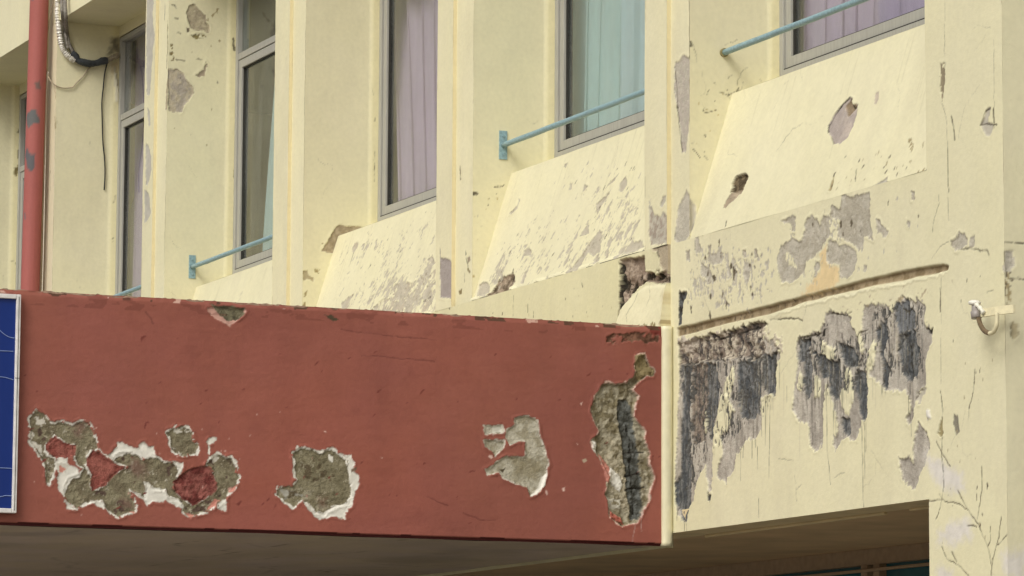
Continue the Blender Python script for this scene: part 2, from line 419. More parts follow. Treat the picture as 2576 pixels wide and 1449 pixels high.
# --- spandrel wall to the right of the joint (one plane, y = 0)
def front_damage(S):
    t20, t21, t22, t11 = tile(2, 0), tile(2, 1), tile(2, 2), tile(1, 1)
    p, l = S.poly, S.line
    # long groove, its shade painted in as brown, lighter lip below
    p(t21, "-40,1030 0,1018 300,945 600,870 900,790 1300,682 1700,587 1960,545 2005,560 2000,590 1900,615 1400,715 950,820 640,925 300,1000 0,1085 -40,1090", alb(172, 154, 122), depth=.015, hn=.001, lip=0, warp=.004, ws=.12, edge=.004, rough=.3, mott=alb(142, 124, 92), ms=.04)
    p(t21, "640,940 950,835 1400,730 1900,630 2000,598 2005,612 1900,650 1400,755 950,860 700,935", alb(238, 231, 194), depth=-.003, warp=.012)
    # orange stain where older paint shows
    p(t21, "1030,470 1090,390 1090,540 1175,560 1180,680 1080,740 1000,770 900,770 960,690 1040,600", alb(232, 208, 158), warp=.02, soft=.012)
    # grey peeled patches, upper panel
    for t in ("1200,15 1270,40 1320,10 1410,5 1415,200 1425,330 1445,360 1370,340 1360,400 1330,440 1290,390 1240,370 1170,340 1160,290 1190,200 1110,190 1120,110 1190,120",
              "930,210 970,180 1020,200 1030,260 1060,180 1095,190 1115,330 1090,345 1060,380 1050,430 1000,470 980,500 930,530 920,590 860,660 810,690 780,680 745,690 725,620 710,500 740,410 830,340 890,390 905,350",
              "1100,370 1150,360 1180,400 1260,400 1310,450 1315,520 1280,620 1240,655 1180,640 1180,540 1090,540 1090,440",
              "1460,210 1490,220 1500,260 1550,290 1530,360 1500,325 1460,320", "190,410 210,400 210,470 250,470 270,430 300,470 295,545 250,545 190,535",
              "135,535 180,560 220,620 215,690 180,690 165,640 135,630", "335,570 355,560 360,640 335,650", "455,430 480,430 480,490 455,490", "540,435 560,435 565,500 540,500",
              "310,800 360,850 350,870 310,850", "0,20 60,10 70,100 100,90 95,190 70,240 60,300 0,330 -10,200", "95,210 155,230 150,320 120,330 90,300",
              "95,330 120,340 135,400 130,470 95,440", "25,440 55,440 50,520 28,510", "735,210 830,180 855,190 850,300 830,300 820,240 760,225",
              "1370,540 1390,545 1380,605 1365,590", "1690,210 1710,215 1705,270 1690,260", "1725,-10 1750,-10 1745,60 1720,50",
              "2025,365 2095,300 2145,350 2145,400 2080,440 2030,410", "2165,350 2200,320 2205,400 2160,405", "2435,450 2500,440 2505,550 2480,600 2415,600 2430,520",
              "465,600 500,600 505,640 490,680 465,690 455,650", "370,580 410,590 410,630 375,620", "1000,530 1040,520 1010,640 985,650"):
        p(t21, t, G, depth=.003, warp=.012, rough=.35, mott=alb(182, 174, 154), ms=.05)
    p(t21, "770,440 830,480 860,560 850,590 800,540 760,500", YEL*.97, warp=.014, thr=(.5, 1, .03))
    S.flake(t21, "10,340 300,340 700,420 690,860 300,930 20,960", .565, .66, G, 0, 1.8, .04, .08)
    S.flake(t21, "700,420 950,140 1330,-20 1440,300 1330,640 760,720", .60, .68, G, 0, 1.8, .04, .08)
    p(t21, "1370,1500 1400,1495", YEL, raw=None) if False else None
    S.flecks(t21, "60,330 300,350 700,420 700,900 300,930 60,960", 95, .020, G, 0, 1.5, .10, dark=.25)
    S.flecks(t21, "950,150 1800,0 1850,330 1400,560 950,720", 22, .014, G, 0, 1.8, .15, dark=.35)
    # scar marks on both sides
    p(t20, "1940,480 1980,470 1975,600 1960,780 1945,700", alb(150, 138, 112), depth=.003, warp=.006, ws=.02, rough=.5, thr=(.45, 1, .015))
    p(t20, "2250,945 2300,810 2325,815 2300,920 2350,940 2320,1025 2280,1020", G, depth=.004, warp=.007)
    l(t20, "2245,945 2300,935 2370,940"); l(t20, "2345,820 2350,960", wd=.004); l(t20, "2250,940 2290,830 2322,812")
    l(t20, "1975,-300 1975,0 1980,60 1975,420", wd=.0015, alpha=.55); l(t20, "1960,780 1990,900 2000,1140 2005,1450", wd=.0018)
    l(t20, "2025,880 2045,960 2055,1050", wd=.003); l(t20, "2350,300 2348,470 2350,800", wd=.002, alpha=.4)
    l(t21, "2000,0 2010,210", wd=.002); l(t21, "1940,720 1945,900", wd=.0025); l(t21, "1950,900 1950,1450", wd=.0012, alpha=.5)
    l(t21, "1930,20 1935,90 1895,200 1885,300", wd=.0018, alpha=.6); l(t21, "2010,370 1940,410 1880,500", wd=.0018, alpha=.5)
    l(t21, "2080,440 2150,425 2210,430 2250,445 2300,440 2310,470", wd=.004, alpha=.7); l(t21, "2300,752 2345,738", wd=.002)
    # left edge, black growth at the pier foot
    p(t21, "-25,745 35,750 25,800 5,850 -5,1010 -30,1010 -30,850", D, depth=.004, warp=.012, rough=.9, mott=BLK)
    # lower panel: big peeled areas
    S.streak = .030
    for t in ("90,480 130,420 240,440 330,400 500,380 540,440 515,560 520,620 450,640 455,800 430,830 380,850 340,900 330,970 300,1010 295,1045 255,1000 255,960 280,900 270,820 320,770 330,700 280,620 260,700 235,800 235,920 230,1060 215,1080 200,960 170,1000 150,1100 100,1190 75,1180 65,1000",
              "615,380 720,355 745,270 860,265 850,300 870,350 885,380 900,460 930,560 930,740 905,750 885,840 830,830 780,885 775,840 800,790 790,740 760,620 740,580 725,870 672,870 670,790 660,750 610,745 590,690 600,600 615,500",
              "895,370 905,300 920,235 1000,225 1040,240 1090,195 1165,205 1190,240 1185,300 1225,345 1225,400 1205,430 1190,490 1195,560 1190,600 1145,660 1140,740 1110,770 1105,740 1125,690 1120,640 1090,610 1030,605 1000,600 960,570 935,560 960,480 970,400 960,390 935,500 905,540 880,500 915,440 910,380",
              "1160,760 1190,790 1215,850 1200,890 1190,940 1170,990 1140,1055 1090,1020 1068,920 1100,910 1135,940 1140,860 1155,800"):
        p(X4, t, alb(196, 188, 172), depth=.006, warp=.014, rough=.6, mott=alb(172, 164, 150), ms=.04, ma=3)
    for t in ("190,680 210,690 205,790 190,860 185,740", "290,560 320,500 332,560 310,640 285,700 262,800 245,900 240,840 260,700 280,620",
              "725,390 780,410 785,460 745,465 720,440", "830,530 860,530 865,640 840,720 810,700 805,640", "625,510 640,560 625,620 610,600", "690,540 718,560 712,650 685,640",
              "935,430 960,400 962,470 940,530 915,520"):
        p(X4, t, YEL*.98, depth=-.006, warp=.010)
    # spalled, coarse
    p(X4, "80,400 120,385 190,370 270,350 350,330 430,310 485,312 455,360 468,430 430,482 340,475 290,470 240,500 190,480 140,500 85,500", M1, depth=.020, hn=.015, warp=.012, rough=1, mott=alb(96, 90, 84), ms=.028)
    p(X4, "82,372 110,368 160,385 150,430 110,440 85,430", alb(196, 184, 166), depth=-.008, hn=.012, warp=.012, rough=.9)
    p(X4, "135,500 200,490 205,650 195,850 150,860 135,780", M1, depth=.012, hn=.009, warp=.014, rough=1, mott=alb(100, 94, 88), ms=.02)
    for t in ("90,490 135,500 130,600 130,800 135,1000 130,1150 120,1205 95,1200 70,1130 65,1020 90,990 85,860 95,700", "200,480 240,500 262,600 257,690 240,760 235,840 222,830 205,760 205,640 190,560",
              "340,480 440,470 450,560 440,720 400,745 380,750 350,730 340,620", "455,440 520,460 520,620 480,640 455,600",
              "620,390 680,380 660,440 680,500 675,600 660,660 640,600 635,500 615,470", "680,440 745,465 800,480 810,560 800,640 760,630 745,560 720,550 690,480",
              "790,405 850,400 890,450 880,510 840,500 800,460", "870,520 920,540 930,640 925,745 900,750 880,650 868,600", "810,735 850,730 850,810 820,820 808,780",
              "960,330 1010,300 1020,370 1000,450 1025,520 1020,600 1000,590 985,480 975,400", "1070,360 1140,340 1160,430 1150,560 1125,580 1085,540 1060,440"):
        p(X4, t, alb(126, 126, 122), depth=.009, hn=.007, warp=.012, rough=1, mott=alb(82, 85, 86), ms=.02, ma=4)
    p(X4, "1045,235 1090,215 1110,190 1115,240 1140,260 1140,345 1075,365 1050,300", alb(118, 120, 120), depth=.006, warp=.006, rough=.5)
    p(X4, "215,1075 230,1080 225,1110 212,1108", M2, depth=.01, warp=.006)
    p(X4, "1145,640 1150,620 1195,590 1190,630 1160,665", G, depth=.006, warp=.006)
    p(X4, "1320,710 1335,715 1345,790 1330,812 1315,760", alb(140, 134, 116), depth=.003, warp=.005, rough=.5)
    p(X4, "1245,810 1255,770 1270,720 1270,820", alb(165, 152, 110), depth=.004, warp=.010, thr=(.45, 1, .02))
    p(X4, "640,372 720,352 745,270 760,270 735,362 650,385", BLK, warp=.006, thr=(.5, 1, .02))
    for t in ("90,1090 600,905", "1195,340 1228,350 1222,372 1195,356", "540,440 515,462 500,452 530,432"):
        if len(t.split()) > 2: p(X4, t, BLK, depth=.012, warp=.006)
    S.streak = 0
    S.drips(X4, "85,480 540,400 540,640 90,900", 60, .05, .26, alb(84, 84, 78), .003, .6)
    S.drips(X4, "610,400 930,330 930,640 610,640", 50, .05, .26, alb(72, 72, 68), .004, .7)
    S.drips(X4, "930,240 1190,210 1190,520 950,520", 36, .05, .22, alb(74, 74, 70), .004, .6)
    S.drips(X4, "85,380 1200,200 1200,520 90,700", 60, .08, .40, alb(196, 186, 160), .004, .55)
    S.flake(X4, "80,370 560,300 560,460 80,520", .56, .66, alb(200, 188, 166), 0, 1.6, .04, .03, depth=-.004)
    S.flake(X4, "85,470 540,420 500,700 250,900 90,1150", .555, .66, alb(90, 88, 82), 0, 4, .05, .04, depth=.003)
    S.flake(X4, "610,380 940,330 930,620 610,640", .555, .66, alb(92, 90, 84), 0, 4, .05, .04, depth=.003)
    S.flake(X4, "930,230 1190,210 1180,560 960,560", .555, .66, alb(92, 90, 84), 0, 4, .05, .04, depth=.003)
    S.craze(14, (.0, 2.7, 2.7, 3.9), .12, .45); S.craze(8, (2.2, 2.8, 2.4, 4.6), .14, .4)
    # dark cracks and drips
    for t in ("362,760 362,1020", "412,750 412,920", "437,870 438,968", "472,640 473,860", "494,640 492,850 489,1010", "443,1100 443,1185", "728,560 730,820", "745,570 750,880 764,1035",
              "905,750 915,1140", "918,755 920,1010", "925,760 925,890", "675,600 678,860", "1130,570 1130,820", "1118,580 1118,760", "995,570 998,625", "570,595 570,665", "108,1200 108,1245", "118,1195 118,1245",
              "455,740 455,820", "428,755 428,870", "375,820 372,915", "75,1010 75,1200", "483,640 484,700", "502,640 502,700"):
        l(X4, t, wd=.0022, warp=.003, col=alb(74, 68, 58), alpha=.8)
    for t in ("1103,230 1105,300 1110,420 1130,570", "1080,380 1060,440", "300,360 300,460", "190,395 300,370 430,330", "645,440 670,430", "810,360 815,470", "700,400 685,470"):
        l(X4, t, wd=.004, col=BLK, depth=.004)
    for t in ("1103,262 1080,245", "1103,262 1130,238", "1145,655 1155,625 1195,592", "885,380 895,355 930,340", "618,380 700,362 722,352", "745,272 770,265 830,275 860,262", "495,295 620,290 640,300"):
        l(X4, t, wd=.0028, depth=.003)
    # pale filler on the corner
    for t in ("1180,900 1250,920 1360,1000 1370,1060 1300,1070 1230,1000", "1250,1270 1300,1220 1400,1205 1390,1290 1300,1300 1250,1310", "1530,1340 1640,1310 1640,1470 1560,1470", "1250,1400 1320,1420 1310,1470 1250,1470"):
        p(X4, t, alb(226, 220, 212), warp=.03, ws=.08, soft=.03, alpha=.85)
    p(X4, "1195,705 1215,700 1220,740 1200,745", alb(235, 230, 215), depth=-.004, warp=.008)
    # branching cracks
    for t in ("1240,845 1270,900 1303,955", "1335,1060 1380,1150 1430,1220 1470,1310 1480,1350 1490,1410 1488,1470", "1275,1110 1340,1125 1380,1150", "1485,1225 1485,1290 1472,1315", "1535,1180 1520,1280 1495,1370 1488,1440",
              "1575,1235 1530,1300 1515,1310", "1445,960 1445,1050 1428,1190", "1268,1320 1290,1370 1340,1400 1385,1445 1395,1470", "1310,1340 1322,1360 1335,1385", "1260,620 1270,700 1265,900 1275,1040 1260,1140 1240,1195", "1262,110 1258,260",
              "1380,1222 1425,1225", "1270,1105 1200,1112", "1415,520 1408,620 1390,690 1386,750", "1275,1105 1255,1080"):
        l(X4, t, wd=.0022, warp=.006, depth=.002)
    for t in ("605,1000 612,1040 610,1060 615,1110", "612,1060 635,1035", "530,920 600,930", "780,1010 800,990 830,985"):
        l(X4, t, wd=.0014, warp=.005, alpha=.5)
    # flaky edges beside the big spalls and below the groove
    S.flecks(X4, "470,300 900,190 1230,110 1230,200 900,260 560,300", 26, .016, alb(196, 182, 150), 1.4, 3, .05)
    S.flecks(X4, "1240,100 1500,60 1520,1400 1260,1400", 30, .010, alb(170, 156, 118), 0, 2, .2, dark=.4)
    S.flecks(X4, "90,330 500,230 900,130 900,160 500,262 100,365", 40, .010, alb(120, 106, 80), 0, 1.4, .04, dark=.5)

us = fine(-.012, 2.225, .0055); vs = fine(2.663, 3.912, .0042)
S = Sheet((0, 0, 0), (1, 0, 0), (0, 0, 1), us, vs, YEL, 11)
front_damage(S)
span_r = grid_object('spandrel_wall', [S.arrays()], PLASTER, B)

# corner pier at the right, same plane; its right return faces +x
us = fine(2.225, 2.795, .0055); vs = fine(0, 2.2, .1)[:-1]+fine(2.2, 5.2, .0045)+fine(5.2, TOP, .1)[1:]
S = Sheet((0, 0, 0), (1, 0, 0), (0, 0, 1), us, vs, YEL, 11)
# share the marks of the neighbouring wall face, in the same plane
S.seed = 11; front_damage(S)
S2 = Sheet((2.795, 0, 0), (0, 1, 0), (0, 0, 1), fine(0, .6, .008), fine(0, 2.2, .1)[:-1]+fine(2.2, 4.6, .007)+fine(4.6, TOP, .1)[1:], YEL, 14)
t21 = tile(2, 1)
S2.line(t21, "2380,375 2440,380 2500,378 2576,385"); S2.line(t21, "2430,640 2500,650 2576,655", wd=.002)
S2.line(t21, "2385,380 2395,460 2400,700", wd=.004)
S2.poly(t21, "2430,450 2500,440 2505,550 2480,600 2415,600 2430,520", G, depth=.004, warp=.008, rough=.5)
S2.poly(t21, "2470,1000 2500,985 2525,1000 2530,1080 2500,1120 2475,1090", alb(200, 188, 150), depth=.004, warp=.008)
S2.flecks(t21, "2380,600 2480,600 2480,900 2400,850", 24, .014, alb(170, 155, 115), 0, 2, .05, dark=.5)
S2.poly(tile(2, 2), "2380,1290 2576,1240 2576,1460 2400,1460", alb(224, 218, 208), warp=.03, ws=.08, soft=.03, alpha=.85)
parts = [S.arrays(), S2.arrays(), flat_part((2.225, .6, 0), (2.225, .06, 0), (2.225, .06, TOP), (2.225, .6, TOP), YEL)]
grid_object('corner_pier', parts, PLASTER, B)

# --- facade wall left of the joint, 20 mm proud, mostly behind the canopy
us = fine(0, 9.8, .2)[:-1]+fine(9.8, 12.988, .006)
vs = fine(0, .8, .1)[:-1]+fine(.8, 1.312, .0045)
S = Sheet((-13, -.02, 2.60), (1, 0, 0), (0, 0, 1), us, vs, alb(226, 219, 178), 21, .07)  # base greyed a little, weaker light put into its colour
t11 = tile(1, 1)
LP = S.uv(rd(t11, '2130,860 2210,770 2300,700 2400,690 2520,700 2560,1060 2070,1060'))
ld = polysd(S.u, S.v, LP); lz = max(q_[1] for q_ in LP); S.h += sst(ld, -.008, .020)*(.004+.036*np.clip((lz-S.v)/.30, 0, 1)**.8+.010*(fbm(S.u, S.v, .09, 77, 4)-.5)); qq = sst(ld, 0, .01)[..., None]; S.col = S.col*(1-qq)+YEL*1.03*qq  # bulging lump painted lighter, as if catching the light
S.poly(t11, "2100,515 2200,495 2285,485 2290,560 2300,600 2390,625 2440,600 2480,640 2490,690 2390,690 2300,680 2240,730 2190,780 2140,870 2100,930 2082,1005 2078,1000 2096,880 2105,700", alb(176, 158, 138), depth=.020, hn=.014, warp=.010, rough=1, mott=alb(140, 122, 104), ms=.05)
S.poly(t11, "2100,640 2130,600 2150,700 2190,680 2230,640 2290,600 2330,640 2290,680 2200,750 2130,870 2095,940 2085,990 2096,880", alb(64, 56, 44), depth=.008, warp=.012, rough=1, thr=(.50, 1, .025))
S.poly(t11, "2280,600 2330,615 2390,590 2420,640 2485,650 2485,690 2390,682 2330,660", alb(62, 56, 42), depth=.008, warp=.012, rough=1, thr=(.47, 1, .02))
S.poly(t11, "2325,360 2490,330 2490,640 2440,600 2400,560 2400,480 2350,430", alb(180, 166, 140), depth=.006, warp=.010, rough=.6)
S.poly(t11, "2096,520 2112,560 2112,700 2106,800 2094,930 2080,1005 2076,1000 2092,880 2100,700", BLK, depth=.02, warp=.006, rough=1)
S.line(t11, "2340,385 2400,372 2490,362", wd=.004, col=BLK, depth=.004); S.line(t11, "2380,400 2385,460 2400,490", wd=.003)
S.poly(t11, "1790,1065 1850,1040 1950,1010 2010,1030 1990,1090 1900,1090", alb(120, 112, 85), warp=.02, rough=.6, thr=(.48, 1, .04))
S.poly(t11, "1990,1090 2060,1010 2200,1020 2400,990 2460,960 2480,1040 2200,1075", alb(150, 135, 90), warp=.02, rough=.6, thr=(.5, 1, .04))
S.line(t11, "2250,760 2230,830 2180,930 2190,980", wd=.002, alpha=.5); S.line(t11, "2330,700 2350,790 2330,860", wd=.002, alpha=.4)
S.poly(t11, "2440,760 2500,700 2500,1040 2450,1030 2460,900", alb(196, 176, 128), warp=.02, soft=.02, alpha=.6)
S.line(t11, "1300,780 1296,900 1298,1020", wd=.0015, alpha=.6); S.line(t11, "1405,850 1407,905", wd=.003); S.line(t11, "1450,900 1450,940", wd=.002); S.line(t11, "1815,690 1820,715", wd=.004)
S.poly(t11, "745,640 835,640 835,770 828,790 770,800 748,790", alb(170, 158, 146), depth=.004, warp=.005)
S.line(t11, "755,800 800,800 828,785", wd=.003); S.line(t11, "805,800 815,880", wd=.006, warp=.014)
S.poly(t11, "2440,990 2470,950 2490,800 2492,1010", alb(176, 160, 120), warp=.012, thr=(.45, 1, .03))
S.flecks(t11, "900,900 2070,640 2070,1000 1300,1020", 26, .008, alb(200, 186, 140), 0, 2, .1, dark=.3)
ecol = S.O+S.u[:, -1][:, None]*S.U+S.v[:, -1][:, None]*S.V+S.h[:, -1][:, None]*S.N
ec2 = ecol.copy(); ec2[:, 1] = .01; ne = len(ecol); ei = np.arange(ne-1)
edge_part = (np.concatenate([ecol, ec2]), np.stack([ei, ei+ne, ei+ne+1, ei+1], -1), np.concatenate([S.col[:, -1], S.col[:, -1]]), np.zeros(2*ne))
parts = [S.arrays(), edge_part]
grid_object('facade_wall', parts, PLASTER, B)

# --- piers between the windows
def pier(i, xl, xj, xr):
    z0 = ZC_; near = i >= 3
    st = .006 if i >= 2 else .010
    zt = 5.3 if i == 5 else 5.7 if i == 4 else 6.2 if i == 3 else 7.2
    vz = fine(z0, zt, st*1.1)+fine(zt, TOP, .2)[1:]
    A = Sheet((xl, -.02, 0), (1, 0, 0), (0, 0, 1), fine(0, xj-xl, .008), vz, YEL, 30+i)
    Bq = Sheet((xj, 0, 0), (1, 0, 0), (0, 0, 1), fine(0, xr-xj, .006), vz, YEL*1.02, 40+i)  # right half slightly lighter, a step in lighting put into its colour
    Cq = Sheet((xr, 0, 0), (0, 1, 0), (0, 0, 1), fine(0, .52, .0055 if i in (2, 3, 4, 5) else .01), vz, YEL, 50+i, .045)
    t00, t01, t10, t20, t21 = tile(0, 0), tile(0, 1), tile(1, 0), tile(2, 0), tile(2, 1)
    if i == 5:
        A.poly(t11, "2320,110 2345,120 2360,170 2400,180 2440,140 2455,180 2495,230 2495,390 2335,395 2318,300", G, depth=.004, warp=.010, rough=.4, mott=alb(170, 156, 140))
        A.poly(t11, "2400,110 2430,30 2450,30 2440,90 2410,120", G, depth=.003, warp=.006)
        A.poly(t11, "2318,30 2335,30 2345,110 2330,130 2318,120", G, warp=.01, thr=(.45, 1, .02))
        A.line(t11, "2380,250 2382,330", wd=.002); A.line(t10, "2480,-300 2482,0 2480,400 2485,900 2488,1450", wd=.0015, alpha=.5)
        Bq.poly(PC, "1698,160 1722,138 1740,148 1735,200 1735,300 1724,385 1714,382 1708,300 1697,230", G, depth=.004, warp=.010, rough=.4, mott=alb(190, 180, 165))
        Bq.line(PC, "1697,170 1705,280 1716,385", wd=.0025)
        Bq.poly(PC, "1697,600 1704,530 1726,478 1737,500 1752,520 1748,570 1724,610 1705,612", G, depth=.004, warp=.010, rough=.4)
        Cq.poly(PC, "1734,500 1752,520 1748,570 1734,590", G, depth=.004, warp=.008)
        for t in ("80,1120 105,1150 130,1190", "165,1180 190,1205", "155,830 175,850 250,835", "280,690 330,710 355,705", "230,620 238,635", "345,590 370,565", "405,690 420,665", "160,1015 178,1035", "190,715 200,680"):
            Cq.line(t20, t, wd=.0022, warp=.008, alpha=.8)
        Cq.line(t20, "60,320 62,350", wd=.005)
        Cq.flecks(t20, "60,600 350,650 250,1100 90,1300", 16, .007, alb(190, 170, 110), 0, 2, .1, dark=.4)
    if i == 4:
        A.poly(t11, "745,420 752,500 790,495 825,515 838,560 838,800 745,800", alb(168, 158, 150), depth=.004, warp=.006, rough=.4)
        Bq.line(t11, "940,450 945,520 965,600", wd=.004, warp=.014); Bq.line(t11, "930,620 928,680", wd=.003)
        Bq.line(t10, "895,1255 900,1355", wd=.007, warp=.012, col=alb(120, 108, 75)); Bq.poly(t11, "885,750 910,730 908,770 890,775", alb(140, 125, 85), warp=.008)
        Bq.poly(t11, "950,490 970,490 975,520 955,530", alb(165, 150, 125), warp=.008); Bq.poly(t11, "950,570 975,600 970,620 950,600", alb(150, 138, 100), warp=.008)
        Cq.line(t10, "1155,1410 1215,1405 1225,1395", wd=.0025, warp=.005); Cq.line(t11, "990,15 1020,12", wd=.006, warp=.01)
        Cq.flecks(t11, "985,0 1200,0 1060,500 985,800", 18, .006, alb(185, 165, 110), 0, 2, .08, dark=.4)
    if i == 3:
        Cq.poly(t01, "2425,440 2500,330 2520,280 2560,250 2700,262 2765,270 2600,330 2540,400 2520,460 2480,460", alb(186, 170, 140), depth=.004, warp=.010, rough=.5, mott=alb(160, 145, 115))
        Cq.poly(t01, "2285,600 2320,590 2330,630 2370,650 2365,680 2320,655 2290,668", alb(178, 165, 130), depth=.004, warp=.006)
        Cq.poly(t01, "2370,580 2410,575 2405,620 2375,610", alb(165, 150, 105), depth=.003, warp=.012, thr=(.42, 1, .02))
        Cq.poly(t01, "2290,790 2300,750 2320,740 2310,780", alb(160, 145, 100), warp=.008); Cq.poly(t01, "2280,850 2310,825 2315,860 2285,880", alb(165, 148, 105), warp=.010)
        Cq.poly(t01, "2425,395 2445,385 2440,400", alb(160, 145, 100), warp=.008)
        Cq.line(t10, "248,1150 246,1370", wd=.002); Cq.line(t10, "250,890 248,915", wd=.003); Cq.line(t10, "228,670 240,720", wd=.002, alpha=.5)
    if i == 2:
        Cq.poly(t00, "1410,90 1440,30 1480,35 1520,90 1555,120 1545,170 1585,190 1580,255 1530,230 1480,240 1440,220 1415,150", alb(172, 160, 134), depth=.004, warp=.012, rough=.6, mott=alb(190, 178, 148), ms=.03)
        Cq.poly(t00, "1435,265 1540,260 1560,285 1480,295", alb(140, 128, 85), depth=.003, warp=.012, thr=(.42, 1, .03))
        Cq.poly(t00, "1570,130 1600,120 1640,70 1655,80 1600,150 1570,155", alb(165, 150, 110), warp=.014, thr=(.5, 1, .03))
        Cq.poly(t00, "1480,560 1540,520 1548,470 1562,480 1545,570 1500,595", alb(166, 152, 128), depth=.003, warp=.012)
        Cq.poly(t00, "1268,520 1285,520 1340,515 1380,550 1420,610 1455,660 1460,710 1430,760 1400,790 1370,850 1310,850 1268,830", alb(180, 170, 154), depth=.004, warp=.012, rough=.6, mott=alb(196, 184, 158), ms=.035)
        Bq.poly(t00, "1250,700 1262,600 1278,520 1285,830 1270,830 1250,820", alb(170, 156, 130), depth=.004, warp=.012)
        Bq.line(t00, "1265,150 1262,400 1255,520", wd=.006, warp=.016, col=alb(120, 106, 70)); Bq.line(t00, "1245,30 1240,150", wd=.003)
        A.poly(t00, "1110,-400 1160,0 1150,120 1165,260 1150,420 1140,600 1128,720 1105,720 1100,200", alb(192, 187, 172), depth=.003, warp=.014)
        A.poly(t00, "1100,1080 1125,1100 1140,1180 1142,1280 1118,1400 1100,1400", alb(192, 187, 172), depth=.003, warp=.012)
        A.poly(t00, "1110,810 1128,840 1135,940 1120,960", alb(192, 187, 172), depth=.003, warp=.008)
        A.poly(t01, "1090,-20 1125,10 1135,160 1105,225 1090,230", alb(192, 187, 172), depth=.003, warp=.010)
        A.line(t00, "1212,0 1214,300 1195,800 1185,1449", wd=.003, alpha=.5, warp=.01); A.line(t01, "1180,0 1165,300 1160,560", wd=.003, alpha=.5, warp=.01)
        for t in ("1300,40 1320,42 1330,60", "1310,140 1340,145", "1345,250 1365,255", "1330,445 1390,460", "1490,445 1525,450"): Cq.line(t00, t, wd=.005, warp=.010, alpha=.7)
        Cq.line(t00, "1762,290 1765,380", wd=.006, warp=.01); Cq.line(t00, "1768,1285 1768,1340", wd=.007, warp=.012)
        Cq.flecks(t00, "1290,330 1310,330 1315,460 1290,470", 14, .012, alb(130, 116, 75), 0, 1.5, .02)
        Cq.flecks(t00, "1290,20 1700,20 1700,1300 1300,1300", 12, .010, alb(165, 150, 105), 0, 1.5, .2, dark=.4)
    if i == 1:
        A.col *= np.array(alb(206, 176, 150)/alb(234, 225, 180)); Bq.col *= np.array((.97, .93, .96))
        Cq.poly(WC, "1040,560 1150,520 1160,620 1150,760 1010,790 1030,700", alb(70, 62, 54), soft=.03, warp=.03, alpha=.85)
        Cq.poly(WC, "1020,900 1140,860 1150,1000 1060,1100", alb(150, 130, 100), soft=.02, warp=.02, alpha=.7)
        Cq.poly(WC, "1075,920 1110,1050 1160,1250 1160,1480 1100,1460 1080,1200", alb(215, 210, 190), depth=-.012, warp=.006)
        Cq.line(WC, "1080,960 1120,1150 1155,1330", wd=.004)
        Cq.line(t00, "412,890 415,970", wd=.012, warp=.02, col=alb(170, 150, 100), alpha=.6)
        Bq.line(t00, "412,890 415,970", wd=.012, warp=.02, col=alb(150, 130, 85), alpha=.8); Bq.line(t00, "410,650 425,760", wd=.006, warp=.02, col=alb(170, 150, 110))
        Bq.line(t00, "375,1100 378,1449", wd=.003, warp=.02, alpha=.5)
        Cq.line(t01, "848,345 850,358", wd=.005); Cq.line(t01, "862,30 860,80", wd=.004)
    if i == 0:
        Cq.poly(t00, "105,1270 125,1265 140,1235 130,1335 108,1330", alb(120, 108, 70), warp=.012, thr=(.4, 1, .03))
        Cq.line(t00, "135,1000 140,980", wd=.005); Cq.line(t00, "137,1130 137,1200", wd=.004); Cq.line(t01, "125,540 128,600", wd=.006); Cq.line(t01, "80,518 95,522", wd=.004)
    Cq.craze(5, (.05, .42, ZC_, ZC_+2.0), .09, .4)
    if i == 5: Cq.craze(9, (.0, .25, ZC_+.1, ZC_+.9), .07, .7, .0016)
    # yellower line and soft build-up of paint where pier meets window frame
    for sh in (Cq,):
        q = sst(sh.u, REC-.06, REC-.03); sh.h += q*.006; sh.col *= (1-q[..., None]*np.array((0, .015, .09)))
    # worn arrises
    for sh, eu in ((A, 0), (Bq, xr-xj)):
        e = (np.abs(sh.u-eu) < .010) & (fbm(sh.u, sh.v, .08, 77+i, 4) > (.60 if i < 3 else .66))
        sh.col[e] = sh.col[e]*.78+np.array(alb(120, 110, 80))*.22
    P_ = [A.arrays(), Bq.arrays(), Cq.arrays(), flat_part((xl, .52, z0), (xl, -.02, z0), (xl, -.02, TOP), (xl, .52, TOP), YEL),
          flat_part((xj, -.02, z0), (xj, 0, z0), (xj, 0, TOP), (xj, -.02, TOP), alb(232, 219, 174))]  # step face tinted warm, bounced light put into its colour
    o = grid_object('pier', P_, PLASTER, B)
    return o
for i, p_ in enumerate(PIERS):
    pier(i, *p_)

